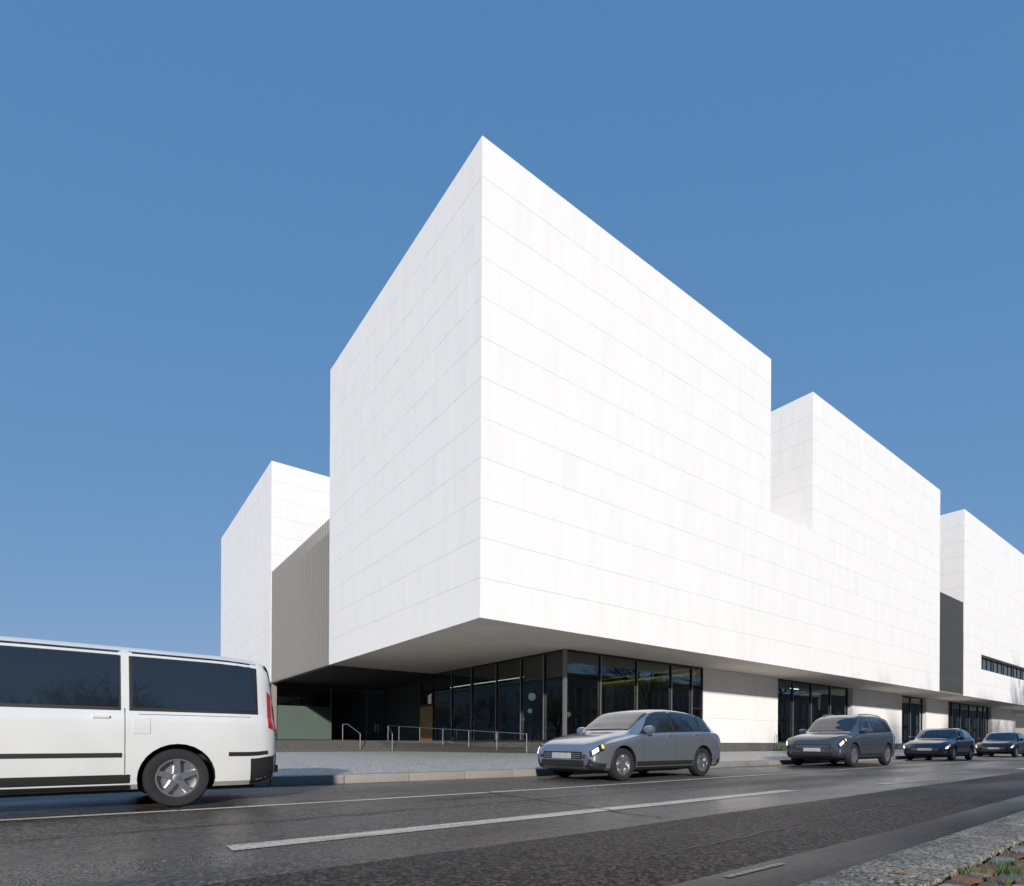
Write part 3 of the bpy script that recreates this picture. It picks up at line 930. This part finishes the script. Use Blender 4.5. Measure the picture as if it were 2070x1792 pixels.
for px_, hh in ((27.0, 1.25), (29.9, .95)):
    e = empty('tall_weed', (px_, RY-.25, PZ-.01))
    q = MB(); pts = [(0, 0, 0), (.03, 0, hh*.5), (-.02, 0, hh*.85), (-.16, 0, hh), (-.24, 0, hh*.86)]
    q.tube(pts, .015, 6, .005); q.build('stem', 'leaf', e)
    q = MB()
    for k in range(16):
        strap(q, (random.uniform(-.03, .03), 0, hh*random.uniform(.2, .9)), random.uniform(0, 6.28), .16, .12, .018)
    q.build('leaves', 'leaf', e)
    tag(e, 'tall drooping green weed at the pier corner of the second window' if px_ < 28 else 'shorter green weed in front of the second window mullion', 'plant')

# ------------------------------------------------------------------ vehicles
mat('tyre', (0.018, 0.018, 0.018), 0.8)
mat('rim', (0.55, 0.55, 0.56), 0.3, metal=0.9)
mat('car_glass', (0.012, 0.015, 0.018), 0.03, spec=0.8, coat=1.0)
mat('trim', (0.02, 0.02, 0.021), 0.5)
mat('head_lamp', (0.85, 0.85, 0.85), 0.1, emit=((1, 0.97, 0.92), 1.1))
mat('indicator', (0.8, 0.3, 0.02), 0.2, emit=((1, 0.45, 0.03), 1.2))
mat('tail_lamp', (0.45, 0.01, 0.01), 0.12, coat=1.0)
mat('plate', (0.42, 0.42, 0.40), 0.5, noise=(12, 0.15))
mat('paint_white', (0.66, 0.66, 0.645), 0.3, coat=0.7, noise=(2.2, 0.06))
mat('paint_silver', (0.36, 0.39, 0.44), 0.2, metal=0.75, coat=0.9)
mat('paint_grey', (0.07, 0.082, 0.10), 0.18, metal=0.4, coat=0.9)
mat('paint_blue', (0.016, 0.03, 0.065), 0.15, metal=0.3, coat=0.9)
mat('paint_black', (0.014, 0.015, 0.018), 0.25, metal=0.2, coat=0.9)

def curve(keys):
    """monotone cubic through (t, v) keys"""
    ts = [k[0] for k in keys]; vs = [k[1] for k in keys]; n = len(ts)
    d = [(vs[i+1]-vs[i])/(ts[i+1]-ts[i]) for i in range(n-1)]
    m = [d[0]] + [0 if d[i-1]*d[i] <= 0 else 2*d[i-1]*d[i]/(d[i-1]+d[i]) for i in range(1, n-1)] + [d[-1]]
    def fn(t):
        if t <= ts[0]: return vs[0]
        if t >= ts[-1]: return vs[-1]
        for i in range(n-1):
            if t <= ts[i+1]: break
        h = ts[i+1]-ts[i]; x = (t-ts[i])/h
        return (2*x**3-3*x*x+1)*vs[i] + (x**3-2*x*x+x)*h*m[i] + (-2*x**3+3*x*x)*vs[i+1] + (x**3-x*x)*h*m[i+1]
    return fn
KINDS = {
 'hatch': dict(L=4.3, W=1.78, H=1.46, top=[(0,.58),(.012,.68),(.05,.77),(.14,.87),(.265,.965),(.34,1.17),(.42,1.37),(.5,1.445),(.6,1.46),(.75,1.42),(.86,1.33),(.93,1.14),(.965,1.0),(.985,.9),(1,.72)],
      belt=[(0,.55),(.05,.70),(.2,.83),(.3,.90),(.6,.95),(.9,.98),(.97,.90),(1,.68)],
      side=(.31,.90), win=[(.315,.425,.555),(.57,.575,.775),(.79,.80,.875)], ws=(.285,.425), rw=(.865,.955), wheels=(.185,.80), wr=.315, bot=.19),
 'suv': dict(L=4.6, W=1.88, H=1.72, top=[(0,.72),(.012,.85),(.05,.95),(.14,1.03),(.25,1.10),(.32,1.32),(.40,1.58),(.48,1.69),(.6,1.72),(.8,1.69),(.93,1.60),(.965,1.40),(.985,1.1),(1,.8)],
      belt=[(0,.68),(.05,.88),(.2,1.0),(.3,1.05),(.6,1.08),(.9,1.12),(.97,1.05),(1,.76)],
      side=(.29,.93), win=[(.30,.405,.545),(.56,.56,.755),(.77,.77,.91)], ws=(.27,.40), rw=(.935,.975), wheels=(.185,.80), wr=.36, bot=.24),
 'van': dict(L=4.9, W=1.9, H=1.80, top=[(0,.72),(.008,.86),(.03,.98),(.10,1.08),(.175,1.16),(.25,1.45),(.32,1.68),(.38,1.77),(.5,1.80),(.85,1.79),(.955,1.76),(.975,1.70),(.988,1.45),(1,1.0)],
      belt=[(0,.66),(.03,.9),(.15,1.02),(.3,1.04),(.6,1.04),(.96,1.04),(.985,1.0),(1,.9)],
      side=(.21,.97), win=[(.225,.335,.43),(.455,.455,.665),(.69,.69,.945)], ws=(.19,.325), rw=(.974,.989), wheels=(.17,.775), wr=.325, bot=.20),
}
def vehicle(kind, paint, label, cat, name, s_front, p_near, hubs=True, heading=-1):
    K = KINDS[kind]; L, W = K['L'], K['W']
    ztop, zbelt = curve(K['top']), curve(K['belt'])
    hw = curve([(0, .36*W), (.01, .43*W), (.04, .475*W), (.12, .5*W), (.88, .5*W), (.96, .48*W), (.988, .45*W), (1, .40*W)])
    bot = curve([(0, K['bot']+.12), (.015, K['bot']+.04), (.06, K['bot']), (.93, K['bot']), (.985, K['bot']+.06), (1, K['bot']+.16)])
    def section(t):
        w = hw(t); zt = ztop(t); zb = min(zbelt(t), zt-.02); b = bot(t)
        g = max(0, min(1, (zt - zb - .05)/.45)); g = g*g*(3-2*g)
        wl = w*(.90 + .05*g); wr = w*(.74 + .0*g) if kind != 'van' else w*(.74 + .09*g)
        dz = zt - zb
        return [(0, b), (.72*w, b), (.90*w, b+.015), (.965*w, b+.07), (.99*w, b+.19), (w, b+.5*(zb-b)), (.995*w, zb-.10), (.975*w, zb-.025), (wl, zb),
                (wl + (wr-wl)*.30, zb+dz*.29), (wl + (wr-wl)*.62, zb+dz*.58), (wl + (wr-wl)*.93, zb+dz*.84), (wr*.90, zb+dz*.935), (wr*.72, zb+dz*.975), (wr*.38, zb+dz*.995), (0, zt)]
    def surf(t, k, side=1):
        sec = section(t); i = min(int(k), len(sec)-2); f = k - i
        a, b = sec[i], sec[i+1]
        return Vector((L/2 - t*L, side*(a[0]+(b[0]-a[0])*f), a[1]+(b[1]-a[1])*f))
    ts = [0, .004, .01, .018, .03, .045, .065] + [.09 + .0225*i for i in range(38)] + [.945, .955, .965, .975, .983, .99, .996, 1.0]
    bm = bmesh.new(); rows = []
    for t in ts:
        sec = section(t)
        pts = [(y, z) for y, z in sec] + [(-y, z) for y, z in reversed(sec[1:-1])]
        rows.append([bm.verts.new((L/2 - t*L, y, z)) for y, z in pts])
    m = len(rows[0])
    for i in range(len(rows)-1):
        for k in range(m):
            bm.faces.new((rows[i][k], rows[i][(k+1) % m], rows[i+1][(k+1) % m], rows[i+1][k]))
    bm.faces.new(rows[0][::-1]); bm.faces.new(rows[-1])
    bmesh.ops.recalc_face_normals(bm, faces=bm.faces)
    me = bpy.data.meshes.new('body'); bm.to_mesh(me); bm.free()
    root = empty(name)
    body = link('body', me, MATS[paint], root)
    # wheel arches cut out of the body
    cb = MB(); wr_ = K['wr']; wxs = [L/2 - t*L for t in K['wheels']]
    for x in wxs:
        for sd in (-1, 1):
            y0, y1 = (W*.5-.26, W*.5+.1) if sd > 0 else (-W*.5-.1, -W*.5+.26)
            cb.lathe([(.001, y0), (wr_+.055, y0), (wr_+.055, y1), (.001, y1)], 28, axis='Y', off=(x, 0, wr_))
    cme = cb.mesh('cutter'); bb = bmesh.new(); bb.from_mesh(cme); bmesh.ops.remove_doubles(bb, verts=bb.verts, dist=.002); bmesh.ops.recalc_face_normals(bb, faces=bb.faces); bb.to_mesh(cme); bb.free()
    cut = bpy.data.objects.new('cutter', cme); COL.objects.link(cut); cme.materials.append(MATS['trim'])
    md = body.modifiers.new('arch', 'BOOLEAN'); md.operation = 'DIFFERENCE'; md.object = cut; md.solver = 'EXACT'
    try: md.material_mode = 'TRANSFER'
    except Exception: pass
    dg = bpy.context.evaluated_depsgraph_get()
    nm = bpy.data.meshes.new_from_object(body.evaluated_get(dg))
    body.modifiers.clear(); body.data = nm; nm.name = 'body'
    bpy.data.objects.remove(cut)
    nm.shade_smooth(); nm.set_sharp_from_angle(angle=R(32))
    def patch(nm_, m_, tf, k0, k1, side, off=.004, nt_=8, nk=6, parent=root, thick=True):
        """tf(k) -> (t0, t1): a sheet lying on the body surface"""
        q = MB(); grid = []
        for j in range(nk+1):
            k = k0 + (k1-k0)*j/nk; ta, tb = tf(j/nk)
            grid.append([(ta + (tb-ta)*i/nt_, k) for i in range(nt_+1)])
        def P(t, k, o):
            e = 1e-3
            c = surf(t, k, side); a = surf(min(1, t+e), k, side) - surf(max(0, t-e), k, side); b = surf(t, min(14.99, k+.02), side) - surf(t, max(0, k-.02), side)
            n = a.cross(b)
            if n.length < 1e-9: n = Vector((0, side, 0))
            n.normalize()
            if n.dot(Vector((0, side*max(.05, abs(c.y)), c.z - .8)) + (Vector((1,0,0)) if t < .03 else Vector((-1,0,0)) if t > .97 else Vector())) < 0: n = -n
            return c + n*o
        idx = []
        for r_ in grid:
            idx.append([len(q.v) + i for i in range(len(r_))]); q.v += [tuple(P(t, k, off)) for t, k in r_]
        for j in range(nk):
            for i in range(nt_):
                q.f.append((idx[j][i], idx[j][i+1], idx[j+1][i+1], idx[j+1][i]))
        # rim of the sheet turned back into the body
        loop = idx[0] + [r_[-1] for r_ in idx[1:]] + idx[-1][-2::-1] + [r_[0] for r_ in idx[-2:0:-1]]
        gl = grid[0] + [g[-1] for g in grid[1:]] + grid[-1][-2::-1] + [g[0] for g in grid[-2:0:-1]]
        b0 = len(q.v); q.v += [tuple(P(t, k, -.01)) for t, k in gl]
        for i in range(len(loop)):
            j = (i+1) % len(loop); q.f.append((loop[i], loop[j], b0+j, b0+i))
        return q.build(nm_, m_, parent, smooth=40)
    for side in (1, -1):
        for (a0, a1, b1) in K['win']:
            last = (a0, a1, b1) == K['win'][-1]
            if kind == 'van':
                patch('window_seal', 'trim', lambda f, a0=a0, a1=a1, b1=b1: (a0 - .006 + (a1-a0)*f, b1 + .004), 8.08, 11.4, side, off=.003)
            elif last:
                w0 = K['win'][0]
                patch('window_surround', 'trim', lambda f, w0=w0, b1=b1: (w0[0] - .010 + (w0[1]-w0[0])*f, b1 + .010 - (.035 if kind == 'hatch' else .012)*f), 8.06, 11.45, side, off=.003, nt_=24)
            patch('side_window', 'car_glass', lambda f, a0=a0, a1=a1, b1=b1, last=last: (a0 + (a1-a0)*f, b1 - ((.035 if kind == 'hatch' else .012)*f if last else 0)), 8.25, 11.2, side, off=.0075)
        ws0, ws1 = K['ws']
        # headlamps, indicators, tail lamps
        patch('lamp_housing', 'car_glass', lambda f: (.006, .070 - .012*(1-f)), 5.85, 7.55, side, off=.005, nt_=7, nk=4)
        patch('head_lamp', 'head_lamp', lambda f: (.012, .034), 6.15, 7.15, side, off=.010, nt_=4, nk=3)
        patch('indicator', 'indicator', lambda f: (.050, .060), 6.2, 7.2, side, off=.009, nt_=3, nk=3)
        patch('lower_bumper', 'trim', lambda f: (.004, .075), 1.6, 3.7, side, off=.006, nt_=8, nk=4)
        patch('rear_skirt', 'trim', lambda f: (.93, .994), 1.6, 3.9 if kind != 'van' else 4.6, side, off=.006, nt_=6, nk=4)
        if kind == 'van':
            patch('tail_lamp', 'tail_lamp', lambda f: (.972, .992), 5.9, 9.6, side, off=.006, nt_=3, nk=8)
        else:
            patch('tail_lamp', 'tail_lamp', lambda f: (.955, .992), 6.0, 7.8, side, off=.006, nt_=4, nk=3)
        # sill and wheel-arch trim
        patch('sill', 'trim', lambda f: (K['wheels'][0]+.09, K['wheels'][1]-.09), 2.2, 3.9, side, off=.006, nt_=10, nk=3)
        # door gaps, drawn as narrow dark grooves' fillets
        gaps = [K['win'][0][2]+.007, K['win'][1][2]+.010]
        if kind == 'van': gaps = [.20+.235, .675]
        for gx in gaps + [K['win'][0][0]+.005]:
            patch('door_gap', 'trim', lambda f, gx=gx: (gx, gx+.0014), 3.95, 8.2, side, off=.0018, nt_=1, nk=10)
        if kind == 'van':
            patch('fuel_flap', paint, lambda f: (.690, .722), 5.6, 6.6, side, off=.005, nt_=4, nk=3)
            patch('slide_rail', 'trim', lambda f: (.70, .93), 7.15, 7.3, side, off=.003, nt_=6, nk=1)
            patch('bump_strip', 'trim', lambda f: (.27, .67), 4.75, 4.95, side, off=.008, nt_=8, nk=1)
            patch('bump_strip', 'trim', lambda f: (.88, .97), 4.75, 4.95, side, off=.008, nt_=4, nk=1)
        for gx in gaps[:2]:
            c_ = surf(gx - .03, 6.6, side)
            MB().box(c_.x-.02, c_.x+.13, c_.y-.02, c_.y+.02, c_.z-.015, c_.z+.015).build('door_handle', paint, root, bevel=.008)
        # mirrors
        c_ = surf(K['win'][0][0]+.035, 8.6, side)
        q = MB(); q.lathe([(.001, -.11), (.06, -.10), (.085, -.04), (.085, .05), (.06, .11), (.001, .12)], 14, axis='Y', off=(c_.x+.02, c_.y+side*.13, c_.z+.03))
        q.build('mirror', paint if kind != 'van' else 'trim', root, smooth=50)
    # windscreen and rear window: one sheet each, across the centre line
    def cross(nm_, t0, t1, kk):
        q = MB(); rows_ = []
        for i in range(25):
            t = t0 + (t1-t0)*i/24
            pts = [surf(t, kk + (14.99-kk)*j/8, 1) for j in range(9)] + [surf(t, kk + (14.99-kk)*j/8, -1) for j in range(8, -1, -1)]
            fw = 1 if t0 < .5 else -1
            rows_.append([len(q.v)+j for j in range(len(pts))]); q.v += [tuple(p + Vector((fw*.012, 0, .014))) for p in pts]
        for i in range(24):
            for j in range(len(rows_[0])-1): q.f.append((rows_[i][j], rows_[i][j+1], rows_[i+1][j+1], rows_[i+1][j]))
        q.build(nm_, 'car_glass', root, smooth=60)
    cross('windscreen', K['ws'][0], K['ws'][1], 11.6)
    cross('rear_window', K['rw'][0], K['rw'][1], 11.6)
    # front and rear fittings
    fx = L/2
    zf = ztop(0)
    MB().box(fx-.05, fx+.010, -.30*W, .30*W, zf-.16, zf-.02).build('grille', 'trim', root, bevel=.01)
    for gz_ in (.13, .095, .06):
        MB().box(fx+.0, fx+.018, -.28*W, .28*W, zf-gz_-.007, zf-gz_+.007).build('grille_bar', 'rim', root)
    if kind == 'suv':
        for sd in (-1, 1):
            MB().tube([tuple(surf(t, 12.6, sd) + Vector((0, 0, .035))) for t in (.46, .5, .6, .7, .8, .88)], .018, 8).build('roof_rail', 'rim', root, smooth=60)
    MB().box(fx-.05, fx+.014, -.33*W, .33*W, K['bot']+.10, K['bot']+.21).build('air_intake', 'trim', root, bevel=.01)
    MB().box(fx+.013, fx+.024, -.26, .26, K['bot']+.235, K['bot']+.345).build('number_plate', 'plate', root, bevel=.003)
    MB().box(-fx-.02, -fx+.05, -.40*W, .40*W, K['bot']+.15, K['bot']+.24).build('rear_bumper', 'trim', root, bevel=.01)
    MB().box(-fx-.014, -fx+.01, -.26, .26, K['bot']+.36, K['bot']+.47).build('number_plate', 'plate', root, bevel=.003)
    MB().box(-fx*.9, fx*.9, -W*.36, W*.36, K['bot']-.03, K['bot']+.05).build('underbody', 'trim', root)
    # wheels
    r = wr_; tw = .205
    tyre = MB().lathe([(r*.64, -tw*.42), (r*.80, -tw*.5), (r*.95, -tw*.48), (r, -tw*.36), (r, tw*.36), (r*.95, tw*.48), (r*.80, tw*.5), (r*.64, tw*.42), (r*.6, 0), (r*.64, -tw*.42)], 36, axis='Y')
    tme = tyre.mesh('wheel'); tme.materials.append(MATS['tyre']); tme.shade_smooth(); tme.set_sharp_from_angle(angle=R(40))
    rm = MB().lathe([(r*.655, .07), (r*.655, .088), (r*.60, .088), (r*.575, .02), (r*.2, .03), (r*.2, .02), (.001, .02)], 36, axis='Y')
    rm.lathe([(r*.18, .02), (r*.18, .075), (r*.1, .085), (.001, .085)], 20, axis='Y')
    for k in range(5):
        a = 2*math.pi*k/5
        ca, sa = math.cos(a), math.sin(a)
        def PT(rr, o, h): return (ca*rr - sa*o, h, sa*rr + ca*o)
        n = len(rm.v)
        rm.v += [PT(r*.12, -.035, .08), PT(r*.12, .035, .08), PT(r*.61, .026, .082), PT(r*.61, -.026, .082),
                 PT(r*.12, -.045, .03), PT(r*.12, .045, .03), PT(r*.61, .034, .03), PT(r*.61, -.034, .03)]
        rm.f += [(n, n+1, n+2, n+3), (n+1, n, n+4, n+5), (n+2, n+1, n+5, n+6), (n+3, n+2, n+6, n+7), (n, n+3, n+7, n+4)]
    rme = rm.mesh('rim'); rme.materials.append(MATS['rim']); rme.shade_smooth(); rme.set_sharp_from_angle(angle=R(35))
    for x in wxs:
        for sd in (-1, 1):
            w = link('wheel', tme, None, root); w.location = (x, sd*(W*.5 - tw*.5 - .015), r); w.rotation_euler = (0, random.uniform(0, 1), math.pi if sd < 0 else 0)
            link('rim', rme, None, w)
    c_ = rd(s_front + L/2 * (1 if heading < 0 else -1), p_near + W/2, .0005)
    root.location = c_
    root.rotation_euler = (0, 0, UANG + (math.pi if heading < 0 else 0))
    tag(root, label, cat, 'vehicles driving along the far lane')
    return root
vehicle('van', 'paint_white', 'white passenger van with tinted side windows, tail end beside the entrance steps', 'van', 'passenger_van', 2.1-4.9, 7.2)
vehicle('hatch', 'paint_silver', 'silver blue hatchback car driving in front of the corner glazing', 'car', 'hatchback_car', 7.6, 7.1)
vehicle('suv', 'paint_grey', 'dark grey tall car with lit headlamps passing the second window', 'car', 'tall_car', 18.6, 7.15)
vehicle('hatch', 'paint_blue', 'dark blue hatchback with lit headlamps following the dark grey tall car', 'car', 'hatchback_car', 29.5, 7.2)
vehicle('hatch', 'paint_black', 'black hatchback with lit headlamps, last car in the queue of traffic', 'car', 'hatchback_car', 41.5, 7.2)

# ------------------------------------------------------------------ what stands around : far end, opposite side, side street
mat('brick_dark', (0.26, 0.19, 0.15), 0.85, noise=(4, 0.2), bump=(30, 0.4))
mat('stone_trim', (0.33, 0.30, 0.26), 0.8, noise=(3, 0.1))
mat('window_glass', (0.03, 0.045, 0.06), 0.05, spec=0.8)
mat('sash', (0.55, 0.58, 0.62), 0.5)
mat('render_grey', (0.34, 0.33, 0.31), 0.85, noise=(2, 0.1))
mat('render_beige', (0.48, 0.40, 0.29), 0.85, noise=(2, 0.1))
mat('brown_base', (0.22, 0.11, 0.05), 0.8, noise=(2, 0.15))
mat('roof_dark', (0.06, 0.055, 0.055), 0.7)
mat('bark', (0.055, 0.048, 0.04), 0.9, noise=(14, 0.3))

def block(name, label, origin, rz, L, D, H, wall, rows, win_w, win_h, gap, trim='stone_trim'):
    """a long building; local x along its street front, front at y = 0 facing -y"""
    e = empty(name, origin, rz)
    MB().box(0, L, .05, D, 0, H).build('wall', wall, e)
    MB().box(-.1, L+.1, -.3, D+.2, H, H+.35).build('cornice', trim, e)
    MB().box(0, L, -.06, .05, 0, .9).build('base_course', trim, e)
    sash = MB(); 
    for k in (-.17, .17): sash.box(k*win_w*2-.03, k*win_w*2+.03, -.02, .0, 0, win_h)
    for k in range(1, 4): sash.box(-win_w/2, win_w/2, -.02, .0, win_h*k/4-.025, win_h*k/4+.025)
    sash.box(-win_w/2-.08, -win_w/2, -.03, .06, -.05, win_h+.08); sash.box(win_w/2, win_w/2+.08, -.03, .06, -.05, win_h+.08); sash.box(-win_w/2, win_w/2, -.03, .06, win_h, win_h+.08)
    sme = sash.mesh('window'); sme.materials.append(MATS['sash'])
    pme = MB().box(-win_w/2, win_w/2, .005, .03, 0, win_h).mesh('pane'); pme.materials.append(MATS['window_glass'])
    sil = MB().box(-win_w/2-.15, win_w/2+.15, -.14, .05, -.14, -.03).mesh('sill'); sil.materials.append(MATS[trim])
    for z in rows:
        x = gap
        while x < L - gap*.7:
            w = link('window', sme, None, e); w.location = (x, .0, z)
            link('pane', pme, None, w); link('sill', sil, None, w)
            x += gap
    tag(e, label, 'building')
    return e
block('brick_building', 'long dark brick building with tall many-paned windows across the road from the museum', rd(150, -32, 0), UANG + math.pi, 215, 12, 12.2, 'brick_dark', (1.6, 6.3), 1.8, 4.0, 3.6)
block('townhouse', 'grey rendered townhouse with a heavy cornice along the side street', (-46, 4, 0), math.pi/2, 165, 12, 13, 'render_grey', (1.4, 5.0, 8.8), 1.6, 2.2, 5.2)
fb = empty('office_building', (124, 3, 0))
MB().box(0, 40, 0, 30, 3.6, 12).build('upper_wall', 'dark_wall', fb)
MB().box(-.1, 40, -.1, 30, 2.3, 3.6).build('band', 'render_beige', fb)
MB().box(0, 40, 0, 30, 0, 2.3).build('lower_wall', 'brown_base', fb)
tag(fb, 'dark office building with a beige band beyond the far end of the museum', 'building')
sg = empty('street_sign', (93, -1.5, PZ-.01))
MB().tube([(0,0,0), (0,0,3.4)], .04, 10).build('pole', 'steel', sg, smooth=60)
MB().box(-.3, .3, -.06, -.04, 2.5, 3.3).build('sign_plate', 'sash', sg, bevel=.01)
tag(sg, 'grey sign on a steel pole at the far end of the museum', 'sign')

def tree_mesh(seed, H):
    rnd = random.Random(seed)
    tr, br = MB(), MB()
    def grow(p, d, L, r, depth, mb):
        pts = [Vector(p)]; dd = Vector(d)
        k = 4
        for i in range(k):
            dd = (dd + Vector((rnd.gauss(0, .13), rnd.gauss(0, .13), rnd.gauss(.03, .08)))).normalized()
            pts.append(pts[-1] + dd*(L/k))
        mb.tube(pts, r, 7 if depth < 2 else 4, r*.55, cap=False)
        if depth >= 5 or r < .008: return
        nchild = (4 if depth == 0 else 3) + (rnd.random() < .5)
        for c_ in range(nchild):
            t = rnd.uniform(.45, 1.0); i = min(k-1, int(t*k)); b = pts[i].lerp(pts[i+1], t*k - i)
            a = rnd.uniform(0, 6.283); sp = rnd.uniform(.45, .95)
            side = Vector((math.cos(a), math.sin(a), 0))
            nd = (dd*math.cos(sp) + (side - dd*side.dot(dd)).normalized()*math.sin(sp) + Vector((0,0,.12))).normalized()
            grow(b, nd, L*rnd.uniform(.58, .78), r*rnd.uniform(.42, .6), depth+1, br)
        grow(pts[-1], dd, L*.72, r*.55, depth+1, br)
    grow((0,0,-.1), (0,0,1), H*.33, .24, 0, tr)
    a, b = tr.mesh('trunk'), br.mesh('crown')
    for m in (a, b): m.materials.append(MATS['bark']); m.shade_smooth()
    return a, b
TM = [tree_mesh(3, 11), tree_mesh(8, 12)]
for i, (x, y, lab) in enumerate(((-27, 14, 'bare leafless street tree opposite the forecourt corner of the side street'), (-29, 26, 'bare leafless street tree, second along the side street'),
                            (-31, 38, 'bare leafless street tree, third along the side street'), (-33, 50, 'bare leafless street tree, fourth along the side street'),
                            (-30, 63, 'bare leafless street tree, fifth along the side street'), (-31, 78, 'bare leafless street tree, sixth along the side street'), (-36, 94, 'bare leafless street tree, last along the side street'))):
    e = empty('bare_tree', (x, y, -.03), i*1.3)
    link('trunk', TM[i % 2][0], None, e); link('crown', TM[i % 2][1], None, e)
    tag(e, lab, 'tree', 'bare trees along the side street')

for i, (st_, pt, sz, lab) in enumerate(((-21, -12, 1.2, 'opposite the side street corner'), (2.5, -13, 1.0, 'added to shade the near road, opposite the entrance steps'), (17, -9, 1.4, 'opposite the corner glazing'),  # tree by the steps is added, for road shadow and van window reflections
                                    (30, -8, 1.6, 'opposite the second window'), (44, -10.5, 1.75, 'opposite the notch between the towers'),
                                    (58, -8, 1.75, 'opposite the dark slatted link'), (74, -9, 1.8, 'opposite the strip window'), (90, -8, 1.9, 'opposite the far end of the museum'))):
    q = rd(st_, pt, NKZ - .05)
    e = empty('bare_tree', q, i*2.1 + .4)
    e.scale = (sz, sz, sz)
    link('trunk', TM[(i+1) % 2][0], None, e); link('crown', TM[(i+1) % 2][1], None, e)
    tag(e, 'bare leafless tree across the road, ' + lab, 'tree', 'bare trees on the pavement across the road')
block('warehouse', 'long brick warehouse with wide-spaced windows, further along across the road', rd(335, -34, 0), UANG + math.pi, 180, 12, 13.5, 'brick_dark', (1.8, 6.6), 2.2, 3.4, 9.0)
